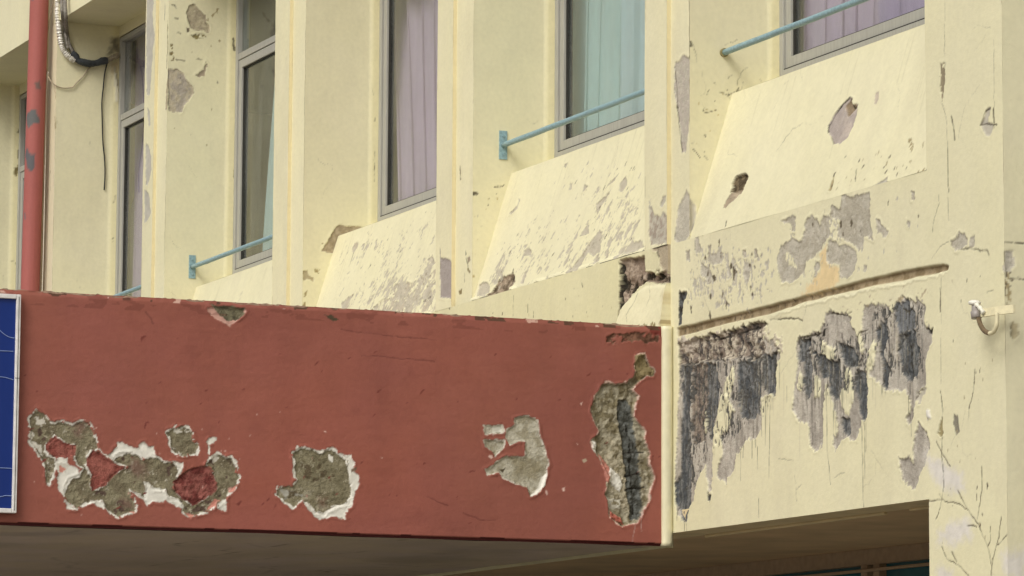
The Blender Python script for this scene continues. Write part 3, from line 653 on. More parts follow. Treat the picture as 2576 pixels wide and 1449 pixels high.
# --- sloping sill panels
def slope_panel(i, x0, x1):
    yb = .0; ya = .205; zb, za = ZC_, 4.56
    L = math.hypot(ya-yb, za-zb); fine_ = i >= 3
    us = fine(0, x1-x0, .0060 if fine_ else .03); vs = fine(0, L, .0045 if fine_ else .02)
    S = Sheet((x0, yb, zb), (1, 0, 0), (0, ya-yb, za-zb), us, vs, YEL, 60+i, .045)
    t01, t10, t20, t21 = tile(0, 1), tile(1, 0), tile(2, 0), tile(2, 1)
    SP = alb(196, 187, 165)
    if i == 5:
        S.poly(t20, "1095,1000 1097,945 1140,870 1190,800 1260,735 1280,745 1270,790 1285,805 1325,785 1310,870 1300,900 1285,960 1240,1040 1180,1085 1140,1085 1120,1030", alb(196, 182, 168), depth=.005, warp=.006, rough=.4, mott=alb(178, 166, 156), ms=.06)
        S.poly(t20, "1215,800 1270,745 1285,790 1310,790 1280,850 1245,880", alb(150, 132, 105), depth=.008, warp=.006, rough=.8)
        S.line(t20, "1097,1000 1100,945 1145,870 1200,790 1262,735", wd=.003, col=BLK, depth=.003); S.line(t20, "1120,1030 1142,1085", wd=.003); S.line(t20, "1275,790 1290,830 1320,790", wd=.004, col=BLK)
        S.poly(t20, "1440,790 1450,710 1480,693 1478,745 1460,785", alb(200, 186, 165), depth=.003, warp=.005)
        S.poly(t20, "360,1445 370,1380 400,1330 470,1305 495,1335 470,1400 440,1460 400,1480", alb(132, 116, 88), depth=.014, hn=.012, warp=.008, rough=1, mott=alb(80, 68, 48), ms=.02)
        S.poly(t21, "305,120 330,60 370,0 450,-30 430,20 390,60 350,90 325,125", alb(176, 160, 135), depth=.005, warp=.008, rough=.7)
        S.poly(t20, "1095,1445 1130,1350 1145,1320 1140,1380 1110,1449", alb(170, 155, 115), depth=.003, warp=.008)
        S.poly(t20, "1440,1395 1500,1370 1545,1335 1540,1380 1510,1420 1480,1400", G, depth=.003, warp=.008)
        for t in ("700,1150 760,1070 830,970 900,930", "1715,1150 1740,1100"): S.line(t20, t, wd=.002, warp=.012, alpha=.6)
        S.line(t20, "1220,1190 1230,1180", wd=.004); S.line(t20, "1310,1280 1305,1360", wd=.004, warp=.01)
        S.poly(t20, "1700,1050 1735,1040 1740,1100 1720,1150 1705,1090", alb(165, 150, 110), warp=.012, thr=(.45, 1, .02))
        S.line(t21, "330,225 325,258", wd=.004, col=BLK)
        S.flecks(t20, "1100,1250 1830,1050 1840,1280 1100,1480", 34, .012, alb(172, 158, 120), .3, 2, .06, dark=.4)
    if i == 4:
        for t in ("1025,790 1040,700 1100,680 1120,740 1100,800", "1380,440 1410,415 1440,440 1430,490 1380,480", "1820,470 1880,370 1950,280 1965,330 1950,450 1900,480 1860,460 1830,520 1780,600 1700,620 1760,540",
                  "1900,510 1940,470 1955,530 1910,545", "1800,330 1860,230 1865,320", "1265,170 1330,100 1340,40 1350,60 1325,130 1280,175", "1985,520 2010,440 2020,440 2010,510",
                  "1925,90 1990,30 2010,0 2025,10 1970,90 1930,180", "2130,450 2190,380 2270,370 2290,420 2250,455 2140,490", "1350,700 1380,610 1395,600 1375,700"):
            S.poly(t11, t, SP, depth=.003, warp=.012, rough=.4)
        S.poly(t11, "1115,790 1190,660 1300,600 1310,680 1270,760 1120,800", alb(170, 152, 128), depth=.012, hn=.012, warp=.012, rough=.9, mott=alb(110, 95, 75), ms=.04)
        S.line(t11, "1295,590 1280,650 1255,735", wd=.006, col=BLK, depth=.005)
        for t in ("2095,1440 2100,1380 2150,1330 2155,1400 2120,1449", "1820,1449 1830,1390 1860,1400", "1715,1430 1725,1380 1740,1380 1735,1430", "1990,1420 2040,1360 2090,1310 2050,1370", "1845,1250 1860,1210 1865,1240", "1675,1260 1700,1230 1710,1225 1690,1275"):
            S.poly(t10, t, SP, depth=.003, warp=.010, rough=.4)
        S.flake(t11, "1180,300 2000,-120 2310,-60 2310,500 1900,640 1040,830", .600, .70, SP, .62, 2.0, .060, .12)
        S.flake(t11, "1300,600 1700,330 2310,100 2310,480 1900,640 1300,760", .550, .68, SP, .55, 1.6, .11, .14, foot=.45)
        S.flecks(t11, "1250,250 2000,-60 2300,30 2290,370 1900,600 1050,800", 60, .011, SP, .62, 2.2, .10, dark=.35)
        S.flecks(t10, "1620,1240 2300,1150 2300,1449 1500,1449", 30, .018, SP, .62, 3, .06, dark=.3)
    if i == 3:
        for t in ("400,710 440,700 460,740 500,680 540,690 560,720 600,650 640,600 650,640 600,720 600,800 560,900 500,960 440,970 330,940 260,930 230,880 300,820 400,790",
                  "650,650 700,590 735,540 740,560 700,640 660,660", "670,720 720,660 725,680 680,720", "620,830 680,740 740,740 735,850 700,900 620,920 580,960 540,970",
                  "650,510 680,490 720,520 690,550 655,540", "80,460 90,400 120,375 130,400 95,460", "0,920 0,840 50,800 100,770 60,830 20,930", "250,430 255,370 275,350 265,420", "150,440 155,400 175,390 165,440"):
            S.poly(t11, t, SP, depth=.003, warp=.018, rough=.4, mott=alb(196, 184, 160), ms=.05)
        S.poly(t11, "220,930 300,800 420,720 640,610 720,640 720,900 560,985", YEL, warp=.02, thr=(.57, 1.6, .035), depth=-.003)
        S.flake(t11, "-60,400 300,250 640,90 745,60 745,900 560,990 -80,940", .600, .70, SP, .62, 2.0, .060, .12)
        S.flake(t11, "100,700 745,420 745,960 150,960", .525, .68, SP, .55, 1.6, .11, .12)
        S.flecks(t11, "20,330 300,260 640,100 735,90 735,900 560,980 0,930", 60, .011, SP, .62, 2.2, .06, dark=.3)
        S.line(t11, "60,560 80,500 95,460", wd=.003); S.line(t11, "620,825 650,800 670,790", wd=.006)
    S.craze(6, (.1, x1-x0-.2, .05, L-.05), .12, .4)
    for _k in range(14):
        xx = random.uniform(.05, x1-x0-.1); LL = random.uniform(.15, .5); yy = L-random.uniform(0, .05)
        S.line(None, None, wd=.004, warp=.006, ws=.1, alpha=.16, depth=0, col=alb(160, 150, 112), raw=[(xx, yy), (xx+.004, yy-LL)])
    # ragged lip of old render along the foot of the slope
    q = (1-sst(S.v, .010, .030))*sst(fbm(S.u, S.v, .10, 90+i, 4), .3, .6); S.h += q*(.015 if i in (3, 4) else 0)
    if i in (3, 4): S.col *= 1+.05*q[..., None]
    # flat top behind the slope, up to the window
    T_ = Sheet((x0, ya, za), (1, 0, 0), (0, REC+.03-ya, 4.649-za), fine(0, x1-x0, .05), fine(0, math.hypot(REC+.03-ya, 4.649-za), .03), YEL, 70+i)
    T_.h *= 0
    grid_object('sloping_sill', [S.arrays(), T_.arrays()], PLASTER, B)
bays = []
for i in range(6):
    x0 = PIERS[i][2]; x1 = PIERS[i+1][0] if i < 5 else 2.225
    slope_panel(i, x0, x1); bays.append((x0, x1))

# --- lintel beam with its soffit, upper wall
S = Sheet((-13, .0, ZT), (1, 0, 0), (0, 0, 1), fine(0, 15.225, .06), fine(0, TOP-ZT, .06), YEL*1.02, 81)
so_ = Sheet((-13, .60, ZT), (1, 0, 0), (0, -1, 0), fine(0, 15.225, .06), fine(0, .60, .04), YEL*.96, 82); S.h *= .4; so_.h *= 0
grid_object('lintel_beam', [S.arrays(), so_.arrays()], PLASTER, B)
bm = bmesh.new(); bx(bm, -13.2, 2.795, -.05, 6.0, TOP, TOP+.25); obj('roof', bm, SOFFIT, B)
S = Sheet((-13, REC-.004, 6.536), (1, 0, 0), (0, 0, 1), fine(0, 15.2, .1), fine(0, .074, .02), YEL*.96, 83); S.h *= 0
grid_object('window_head', [S.arrays()], PLASTER, B)
# rooms behind the windows: one shell of floor, back wall and ceiling
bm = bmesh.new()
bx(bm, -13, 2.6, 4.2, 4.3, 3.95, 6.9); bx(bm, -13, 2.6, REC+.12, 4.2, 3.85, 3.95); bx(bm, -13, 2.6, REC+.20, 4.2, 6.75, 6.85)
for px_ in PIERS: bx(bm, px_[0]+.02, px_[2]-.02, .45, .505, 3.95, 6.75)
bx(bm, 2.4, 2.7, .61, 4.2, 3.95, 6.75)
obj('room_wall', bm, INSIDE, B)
bm = bmesh.new(); bx(bm, -13.2, -13.05, .0, 6, 0, TOP); bx(bm, -13.2, 2.795, 5.85, 6, 0, TOP); bx(bm, 2.66, 2.79, .60, 5.85, 0, TOP)
obj('outer_wall', bm, SOFFIT, B)

# --- windows
def window(i, x0, x1):
    zs, zh, zm = 4.649, 6.532, 5.965
    y = REC
    bm = bmesh.new()
    bx(bm, x0+.006, x0+.044, y, y+.075, zs, zh); bx(bm, x1-.044, x1-.006, y, y+.075, zs, zh)
    bx(bm, x0+.044, x1-.044, y, y+.075, zs, zs+.024); bx(bm, x0+.044, x1-.044, y, y+.075, zh-.030, zh)
    bx(bm, x0+.044, x1-.044, y+.004, y+.075, zm, zm+.04)
    xm = x0+1.42
    bx(bm, xm, xm+.05, y+.004, y+.075, zs+.024, zm); bx(bm, xm, xm+.05, y+.004, y+.075, zm+.04, zh-.030)
    fr = obj('window', bm, ALU, B, bevel=.0025)
    # opening sash, a mitred frame standing 12 mm behind the face of the outer frame
    for (a, b, z0, z1, nm) in ((x0+.046, xm-.002, zs+.026, zm-.003, 'sash'), (xm+.052, x1-.046, zs+.026, zm-.003, 'sash')):
        bm = bmesh.new(); wd = .050; y0, y1 = y+.010, y+.055
        o_ = [(a, z0), (b, z0), (b, z1), (a, z1)]; n_ = [(a+wd, z0+wd), (b-wd, z0+wd), (b-wd, z1-wd), (a+wd, z1-wd)]
        for k in range(4):
            k2 = (k+1) % 4
            vs_ = []
            for yy in (y0, y1):
                for q in (o_[k], o_[k2], n_[k2], n_[k]): vs_.append(bm.verts.new((q[0], yy, q[1])))
            for f in ((0, 1, 2, 3), (7, 6, 5, 4), (0, 4, 5, 1), (1, 5, 6, 2), (2, 6, 7, 3), (3, 7, 4, 0)): bm.faces.new([vs_[j] for j in f])
        bmesh.ops.recalc_face_normals(bm, faces=bm.faces)
        obj('sash', bm, ALU, fr, bevel=.0018)
        bm = bmesh.new(); g_ = .007
        ia, ib, iz0, iz1 = a+wd, b-wd, z0+wd, z1-wd
        bx(bm, ia, ia+g_, y0+.012, y1, iz0, iz1); bx(bm, ib-g_, ib, y0+.012, y1, iz0, iz1); bx(bm, ia+g_, ib-g_, y0+.012, y1, iz0, iz0+g_); bx(bm, ia+g_, ib-g_, y0+.012, y1, iz1-g_, iz1)
        bx(bm, a, b, y+.002, y+.010, z0-.003, z0+.003)
        obj('gasket', bm, GASKET, fr)
        bm = bmesh.new(); bx(bm, ia+g_, ib-g_, y0+.022, y0+.026, iz0+g_, iz1-g_); obj('pane', bm, GLASS, fr)
    bm = bmesh.new(); bx(bm, x0+.044, xm, y+.03, y+.034, zm+.04, zh-.030); obj('pane', bm, GLASS, fr)
    bm = bmesh.new(); bx(bm, xm+.05, x1-.044, y+.03, y+.034, zm+.04, zh-.030); obj('pane', bm, GLASS, fr)
for i, (a, b) in enumerate(bays): window(i, a, b)

# --- curtains: hang inside, things of their own
def curtain(name, x0, x1, z0, z1, y, amp, lam, mat, label, lean=0.0, seed=1, fold=0.0, flare=0.0, cat='curtain'):
    rng = np.random.RandomState(seed)
    nu, nv = int((x1-x0)/.006)+2, 60
    U = np.linspace(0, 1, nu); V = np.linspace(0, 1, nv); u, v = np.meshgrid(U, V)
    X = x0+(x1-x0)*u
    ph = 2*np.pi*((X-x0)/lam + .6*(vnoise(X, v*.3, lam*1.9, seed)-.5)*2)
    sgn = np.sin(ph); w_ = np.sign(sgn)*np.abs(sgn)**1.0
    Yv = y + amp*w_*(.55+.45*(1-v*.6))*(.55+.9*vnoise(X, v*.2, lam*2.3, seed+2)) + .02*(vnoise(X, v*.6, .35, seed+4)-.5)
    Xv = X + lean*(1-v)*(1-u) + amp*.30*np.sin(2*ph) + .015*(vnoise(X, v*.5, .2, seed+9)-.5)
    Z = z0+(z1-z0)*v + .010*np.sin(ph)*(1-v)
    if fold:
        m = np.exp(-((u-.55)/.22)**2-((v-.06)/.14)**2); Yv -= m*fold; Xv += m*.05
    co = np.stack([Xv, Yv, Z], -1).reshape(-1, 3)
    i = np.arange(nu*nv).reshape(nv, nu); f = np.stack([i[:-1, :-1], i[:-1, 1:], i[1:, 1:], i[1:, :-1]], -1).reshape(-1, 4)
    o = grid_object(name, [(co, f, np.ones((len(co), 3))*.5, np.zeros(len(co)))], mat)
    md = o.modifiers.new('thick', 'SOLIDIFY'); md.thickness = .0015
    tag(o, label, cat)
    return o
gp = None
CY = REC+.150
curtain('curtain', -.16, 2.0, 4.66, 6.6, CY, .060, .20, MAUVE, 'mauve curtain in the window at the upper right, behind the longest blue bar', seed=5)
curtain('curtain', -2.26, -.5, 4.66, 6.6, CY, .055, .24, TEAL, 'wide pale teal curtain in the window above the bar with a bracket plate', lean=-.05, seed=8)
curtain('curtain', -1.62, -.5, 4.67, 6.6, CY-.066, .012, .30, SKYC, 'paler blue curtain panel overlapping the wide teal one on its right side', seed=28)
curtain('curtain', -5.00, -3.2, 4.67, 6.6, CY, .066, .19, MAUVE, 'mauve pleated curtain with a crumpled lower corner, in the window with no bar', lean=.17, seed=12, fold=.012)
curtain('curtain', -6.77, -5.6, 4.66, 6.6, CY, .03, .2, TEAL, 'narrow teal curtain pulled aside in the tall window left of centre', lean=-.17, seed=15)
curtain('curtain', -9.46, -8.0, 4.66, 6.6, CY, .05, .15, MAUVE, 'sliver of mauve curtain in the window beside the drainpipe', lean=-.10, seed=18)

# --- safety bars
def bar(x0, x1, y, z, plate, label_unused=None, r=.0138):
    bm = bmesh.new(); n = 30
    pts = [(x0+(x1-x0)*k/n, y+.0004*math.sin(k*1.3), z+.0004*math.sin(k*.9)) for k in range(n+1)]
    tube(bm, pts, r, 14, .012)
    o = obj('safety_bar', bm, RAILP, B, smooth=True)
    bm = bmesh.new()
    if plate:
        bx(bm, x0-.001, x0+.006, y-.021, y+.021, z-.070, z+.072)
        for dz in (-.045, .045): tube(bm, [(x0+.005, y, z+dz), (x0+.011, y, z+dz)], .007, 6)
        obj('bracket_plate', bm, RAILP, o, bevel=.001)
    else:
        tube(bm, [(x0, y, z), (x0+.014, y, z)], .019, 16)
        obj('socket', bm, simple('rusty paint', alb(150, 140, 96), .7, 0, 80, .3, .002), o)
bar(.173, 2.225, .163, 4.735, False)
bar(-2.244, -.238, .158, 4.695, True)
bar(-7.068, -5.08, .175, 4.681, True)
bar(-9.45, -7.46, .170, 4.675, True)

# --- ground floor recess under the right spandrel
bm = bmesh.new(); bx(bm, -13, 2.225, .012, .195, 2.664, 2.76); bx(bm, -.05, 1.55, .178, .195, 2.652, 2.664); bx(bm, 1.75, 2.2, .178, .195, 2.654, 2.664); obj('beam_underside', bm, simple('beam paint', alb(226, 208, 164), .8, 0, 8, .1, .002), B, bevel=.004)
bm = bmesh.new(); bx(bm, -13, 2.7, .196, 5.8, 2.70, 2.78); obj('ceiling', bm, SOFFIT, B)
bm = bmesh.new(); bx(bm, -13, 2.7, .12, .15, 2.78, 3.9); obj('inner_wall', bm, SOFFIT, B)
DK = simple('brown painted frame', alb(172, 148, 118), .6); TG = simple('dark teal glass film', alb(40, 96, 104), .15, 0, 4, .3, 0, .6)
bm = bmesh.new(); yb = 1.56
bx(bm, -9.0, 2.66, yb, yb+.10, 2.625, 2.70); bx(bm, -9.0, 2.66, yb+.01, yb+.08, 0, .9)
for xx in (-9, -7.6, -6.3, -5.0, -3.7, -2.42, -1.15, -1.03, .3, 1.6): bx(bm, xx-.03, xx+.03, yb-.008, yb+.09, .9, 2.625)
bx(bm, -9.0, 2.66, yb-.03, yb-.008, 2.590, 2.604)
scr = obj('window_screen', bm, DK, B, bevel=.003)
bm = bmesh.new(); bx(bm, -9.0, 2.66, yb+.03, yb+.035, .9, 2.625); obj('pane', bm, TG, scr)
bm = bmesh.new(); bx(bm, -13, -9, 1.60, 1.8, 0, 2.70); obj('porch_wall', bm, SOFFIT, B)

# ------------------------------------------------------------------ canopy
CN = empty('entrance_canopy', (-3.2, -3.0, 2.6), 'flat concrete entrance canopy with a brick red fascia patched by flaking paint', 'canopy')
us = fine(0, 3.05, .15)[:-1]+fine(3.05, 6.06, .0042); vs = fine(0, .945, .0040)
S = Sheet((0, -6.11, 2.606), (0, 1, 0), (0, 0, 1), us, vs, RED, 101, .12)
S.h += (fbm(S.u*.35+S.v*.5, S.v*1.6-S.u*.3, .06, 311, 4, .6)-.5)*.0016
n = fbm(S.u*.4+S.v*.3, S.v*1.8, .05, 313, 4, .65); S.col *= (1+.10*(n-.5))[..., None]
n = sst(fbm(S.u, S.v, .35, 317, 5, .6), .5, .72); S.col = S.col*(1-.10*n[..., None])+alb(176, 112, 96)*.10*n[..., None]
n = sst(fbm(S.u, S.v, .22, 319, 5, .7), .60, .75); S.col = S.col*(1-.16*n[..., None])+alb(118, 62, 52)*.16*n[..., None]
# faint brush marks and dirt
n = fbm(S.u*1.0, S.v*6, .5, 301, 4); S.col *= (1+.07*(n-.5))[..., None]
n = fbm(S.u, S.v, .9, 305, 4); S.col *= (1+np.array((.16, .05, .02))*(n-.5)[..., None])
t01, t02, t12 = tile(0, 1), tile(0, 2), tile(1, 2)
p, l = S.poly, S.line
WA = dict(warp=.008, ws=.025, depth=.002)
OLIVES = ["225,260 270,205 330,235 385,290 420,300 470,285 545,320 600,285 665,290 690,330 715,400 735,470 720,495 680,505 650,545 640,610 660,660 690,700 680,760 690,805 745,800 800,770 850,690 930,655 980,625 900,600 860,580 880,550 960,530 1040,530 1090,575 1130,550 1180,555 1240,600 1310,600 1340,650 1330,710 1310,730 1310,780 1340,830 1400,880 1450,915 1520,885 1600,830 1640,790 1645,740 1620,690 1600,630 1560,605 1600,560 1640,530 1700,560 1750,570 1780,620 1770,670 1800,700 1790,770 1730,820 1700,860 1650,900 1580,950 1500,980 1430,1000 1380,960 1385,920 1350,870 1280,850 1250,790 1180,790 1120,740 1080,735 1100,790 1085,850 1020,820 970,790 990,850 1020,900 1025,960 960,975 900,1000 850,980 800,930 770,880 700,875 640,890 580,940 520,900 485,850 510,770 540,720 600,700 640,640 590,600 570,560 570,500 570,455 500,440 440,400 410,385 380,430 345,450 340,500 360,550 410,560 420,620 400,700 375,750 345,740 350,650 330,580 280,510 230,440 225,350",
          "1255,370 1320,330 1400,325 1450,370 1450,420 1495,470 1480,525 1420,530 1370,540 1310,510 1280,460 1290,420"]
for t in OLIVES: p(t02, t, WHT, grow=.008, thr=(.42, 1, .035), **WA)
for t in ("1550,435 1600,400 1635,410 1620,440 1585,460 1590,530 1565,520 1575,460",
          "800,545 835,535 850,510 885,450 920,437 980,465 1030,495 1060,440 1090,432 1120,475 1160,465 1170,540 1180,560 1110,590 1050,540 960,535 860,580", "735,490 800,545 850,575 860,560 790,530 745,480",
          "425,560 510,555 520,610 595,630 605,690 540,720 515,790 485,850 440,790 430,720 450,670 420,640",
          "925,760 950,750 985,790 1080,850 1100,800 1075,740 1110,730 1150,780 1250,790 1260,850 1340,870 1385,920 1370,945 1300,900 1250,880 1220,895 1150,890 1110,920 1080,870 1000,815 960,800",
          "1300,585 1385,595 1370,680 1330,690 1340,640 1310,605", "1640,910 1700,870 1715,890 1700,960 1640,940", "485,870 520,900 580,935 575,950 512,948",
          "600,915 650,885 700,870 750,868 790,900 780,950 700,895 640,925 610,925", "1715,545 1750,540 1785,590 1780,625 1740,590"):
    p(t02, t, WHT, **WA)
for t in OLIVES: p(t02, t, OLV, depth=.004, hn=.0015, warp=.009, ws=.025, rough=.8, mott=alb(122, 112, 88), ms=.04)
S.flake(t02, OLIVES[0], .60, .64, alb(176, 168, 146), .4, 1.5, .03, .02, depth=0); S.flake(t02, OLIVES[0], .62, .66, alb(96, 78, 66), 0, 1, .05, .02, depth=0)
for t in ("262,255 335,260 350,300 285,310", "225,360 265,365 260,430 225,420", "235,440 290,450 380,560 370,620 330,560", "425,560 510,555 520,610 500,660 430,650", "1600,545 1650,530 1665,570 1600,590", "1300,340 1400,325 1440,360 1320,365", "1310,480 1370,520 1365,545 1320,515"):
    p(t02, t, alb(210, 204, 188), warp=.012, ws=.03, thr=(.44, 1, .03))
for t in ("560,300 640,290 640,340 590,420 560,380", "1010,560 1110,600 1100,680 1030,690 990,640", "920,860 980,860 1000,930 930,930"):
    p(t02, t, alb(122, 92, 80), soft=.02, warp=.02, alpha=.75)
for t in ("655,560 700,500 760,520 860,590 935,630 850,700 800,765 700,805 685,760 700,690 650,620", "345,455 410,390 490,440 575,465 570,540 540,558 400,552 345,500"):
    p(t02, t, alb(158, 94, 82), depth=.004, hn=.005, warp=.006, rough=.8, mott=alb(138, 74, 64), ms=.03)
p(t02, "1310,740 1370,680 1460,625 1560,610 1610,660 1625,720 1645,780 1600,840 1540,880 1450,915 1370,870 1320,810", alb(152, 92, 82), depth=.007, hn=.008, warp=.006, rough=1, mott=alb(112, 54, 48), ms=.03)
for t in ("1560,950 1620,870 1660,880 1620,930", "1390,970 1470,985 1440,1015", "1725,790 1790,770 1780,800 1730,820", "450,610 500,640 470,670 440,655", "975,960 1030,965 1010,985"):
    p(t02, t, PNK, warp=.006, ws=.02, depth=.001)
DD = "190,850 250,825 320,850 380,830 420,860 455,880 465,980 475,1040 460,1090 390,1110 340,1145 300,1130 265,1090 230,1075 190,1115 160,1090 110,1050 120,1015 180,1015 210,990 200,900"
p(ZC, DD, WHT, grow=.008, thr=(.42, 1, .035), **WA)
for t in ("205,815 245,820 225,840 195,870", "190,860 225,900 215,970 193,975", "330,835 385,822 400,845 350,840", "440,855 475,855 495,900 480,925 510,960 517,1000 490,1050 480,1110 445,1135 450,1170 380,1160 320,1175 260,1115 240,1085 260,1080 300,1130 340,1140 390,1105 450,1090 470,1040 460,980 455,900"):
    p(ZC, t, WHT, **WA)
p(ZC, DD, OLV, depth=.004, hn=.0015, warp=.009, ws=.025, rough=.8, mott=alb(124, 116, 90), ms=.05)
S.flake(ZC, DD, .60, .64, alb(160, 152, 128), .4, 1.5, .03, .02, depth=0); S.flake(ZC, DD, .62, .66, alb(100, 88, 66), 0, 1, .05, .02, depth=0)
p(ZC, "364,852 388,866 388,895 366,880", WHT, warp=.004, ws=.01); p(ZC, "320,1070 355,1060 350,1110 325,1110", alb(112, 80, 64), soft=.02, warp=.02, alpha=.7)
p(ZC, "120,1020 240,1050 220,1085 150,1070", alb(168, 164, 150), warp=.012, thr=(.45, 1, .03))
p(ZC, "475,925 500,915 500,930 478,938", alb(120, 100, 80), warp=.005)
for t in ("1275,680 1330,665 1385,690 1395,760 1420,830 1440,900 1420,970 1400,1030 1355,1060 1335,1010 1290,1000 1220,970 1200,940 1140,955 1130,930 1170,905 1230,865 1330,870 1330,790 1290,790 1250,808 1230,770 1235,735 1275,715",
          "1125,715 1215,715 1220,745 1130,760", "1125,785 1225,790 1215,830 1180,858 1150,830 1130,815"):
    p(ZC, t, alb(220, 212, 196), grow=.003, **WA)
    p(ZC, t, alb(168, 160, 136), depth=.004, warp=.008, ws=.025, rough=.8, mott=alb(196, 190, 170), ms=.035)
p(ZC, "1270,870 1400,880 1400,980 1260,960", alb(140, 130, 100), soft=.02, warp=.02, alpha=.7, rough=.8)
p(ZC, "1410,960 1435,945 1420,1010 1380,1050 1350,1060 1390,1020", WHT, warp=.006, ws=.015)
p(ZC, "1165,720 1215,715 1218,745 1170,750", alb(215, 212, 196), warp=.006); p(ZC, "1200,930 1235,920 1215,950", alb(80, 70, 50), warp=.006)
for t in ("1425,1030 1435,1035 1435,1055 1428,1050", "1505,1020 1520,1015 1518,1032 1508,1034", "1145,862 1160,858 1168,872 1155,876", "618,868 626,872 630,880", "1595,605 1605,600 1600,620", "1575,800 1583,805 1580,812", "338,738 350,740 352,748"):
    p(ZC, t, alb(224, 190, 175), warp=.004, ws=.01)
p(YC, "218,925 235,920 243,932 228,940", alb(190, 170, 145), warp=.004)
# big spall with the rusted bar
FF = "470,455 500,450 520,500 545,520 540,550 510,545 470,580 440,610 475,640 455,690 450,730 480,770 505,800 500,830 525,900 520,940 545,1000 525,1060 520,1110 490,1160 470,1210 435,1215 400,1225 345,1185 340,1110 325,1080 345,1010 320,960 300,920 270,880 262,840 285,820 300,800 275,750 262,700 280,640 310,590 340,575 370,590 420,580 460,550 455,500"
p(YC, FF, alb(222, 190, 172), grow=.004, **WA)
p(YC, FF, alb(176, 168, 144), depth=.016, hn=.014, warp=.008, ws=.03, rough=1, mott=alb(132, 122, 94), ms=.022)
p(YC, "455,455 500,450 520,500 545,520 540,550 510,545 480,570 460,550 455,500", alb(136, 122, 86), depth=-.014, warp=.004, rough=.5)
p(YC, "330,820 420,830 450,1000 440,1150 350,1150 330,1020", alb(186, 176, 150), thr=(.5, 1, .03), warp=.01, rough=1)
p(YC, "390,660 430,650 448,720 455,780 472,850 485,950 492,1050 498,1130 475,1190 440,1200 430,1100 425,1000 412,900 400,800 385,720", alb(112, 114, 108), depth=.008, hn=.007, warp=.010, rough=1, mott=alb(78, 78, 70), ms=.02)
for t in ("430,770 445,850 445,950 455,1050 462,1170", "410,900 500,890", "420,1000 490,990", "425,1060 500,1050", "430,1120 495,1110"): l(YC, t, wd=.004, col=BLK, depth=.006, warp=.010)
p(YC, "300,900 350,960 355,1000 335,1030 310,960", PNK, warp=.006, depth=-.008); p(YC, "345,1150 400,1190 410,1220 350,1190", alb(190, 110, 92), warp=.006, depth=-.012)
p(YC, "350,960 400,1000 415,1040 400,1070 370,1050 345,1010", WHT, warp=.010, depth=-.008); p(YC, "265,835 290,850 285,900 265,870", WHT, warp=.005, depth=-.012); p(YC, "335,1095 400,1105 395,1150 345,1145", alb(205, 200, 182), warp=.010, thr=(.42, 1, .03))
l(YC, "460,1215 450,1260 445,1305", wd=.0015, col=alb(190, 160, 150), depth=0); l(YC, "492,1160 485,1250", wd=.001, col=alb(190, 160, 150), depth=0)
# top edge chips
p(t01, "1570,870 1640,870 1850,885 1862,905 1840,930 1750,1000 1730,1018 1680,980 1600,940 1570,905", alb(206, 160, 144), depth=.004, warp=.006, ws=.02)
p(t01, "1590,850 1850,875 1845,915 1790,965 1720,975 1680,940 1640,895", alb(128, 122, 96), depth=.004, warp=.008, rough=.8, mott=alb(96, 90, 70))
p(t11, "1990,1085 2200,1050 2390,1060 2405,1120 2200,1125 2030,1160 2000,1120", alb(136, 98, 78), depth=.005, hn=.004, warp=.018, rough=.8, mott=alb(96, 66, 50), ms=.04, thr=(.40, 1, .04))
p(t11, "2330,1030 2420,1005 2445,1060 2450,1449 2430,1449 2425,1100 2340,1075", alb(122, 54, 46), warp=.008, depth=.002)
p(tile(0, 1), "2440,925 2500,930 2560,960 2530,975 2480,955", alb(80, 68, 48), warp=.008)
e = (S.v > .945-.012-.010*fbm(S.u, S.v*0, .12, 401, 4)); q = fbm(S.u, S.v, .07, 402, 4)
S.col[e & (q > .66)] = alb(205, 165, 148); S.col[e & (q < .36)] = alb(92, 62, 46)
q2 = (S.v > .945-.06) & (fbm(S.u, S.v*2, .08, 404, 4) > .63); S.col[q2] = S.col[q2]*.6+np.array(alb(112, 60, 48))*.4
S.h -= sst(S.v, .925, .945)*.012*fbm(S.u, S.v, .06, 405, 4)
# recessed drip edge along the bottom, shadow of the gap painted maroon
be = S.v < .012+.006*(fbm(S.u, S.v*0, .15, 411, 3)-.5)
S.col[be] = alb(72, 18, 14); S.h[S.v < .010] -= .010
S.flecks(t02, "150,50 2500,50 2500,1000 150,1000", 26, .006, alb(205, 160, 145), .4, 1.5, .1)
S.flecks(t02, "150,-400 5200,-300 5000,1080 150,1000", 60, .012, alb(120, 58, 50), .9, 3, .1, depth=0)
for t in ("1100,910 1135,945 1160,995",): l(t01, t, wd=.003, col=alb(80, 40, 36))
for t in ("0,1040 240,1070 480,1100 720,1115", "150,1232 400,1250 700,1280"): l(t11, t, wd=.0018, col=alb(100, 50, 44), alpha=.6)
for t in ("650,850 720,880 800,920", "920,980 1050,1020 1160,1035"): l(t12, t, wd=.002, col=alb(100, 46, 40), alpha=.7)
fas = grid_object('fascia', [S.arrays()], PLASTER); keep(fas, CN)
SB = Sheet((-6.4, -6.11, 2.609), (0, 1, 0), (1, 0, 0), fine(0, 6.05, .02), fine(0, 6.335, .02), alb(190, 176, 160), 131, .22)
SB.h *= 1.5; n = sst(fbm(SB.u, SB.v, .8, 133, 5, .6), .52, .7); SB.col *= (1-.22*n)[..., None]
SB.craze(30, (3, 6, 3, 6.3), .5, .8, .006)
for yy in (3.1, 4.6): SB.line(None, None, wd=.006, warp=.01, ws=.2, alpha=.6, raw=[(yy, 0), (yy, 6.3)])
keep(grid_object('soffit', [SB.arrays()], PLASTER), CN)
bm = bmesh.new(); bx(bm, -6.4, -.062, -6.11, -.06, 2.616, 3.53); keep(obj('canopy_slab', bm, CSOFFIT), CN)
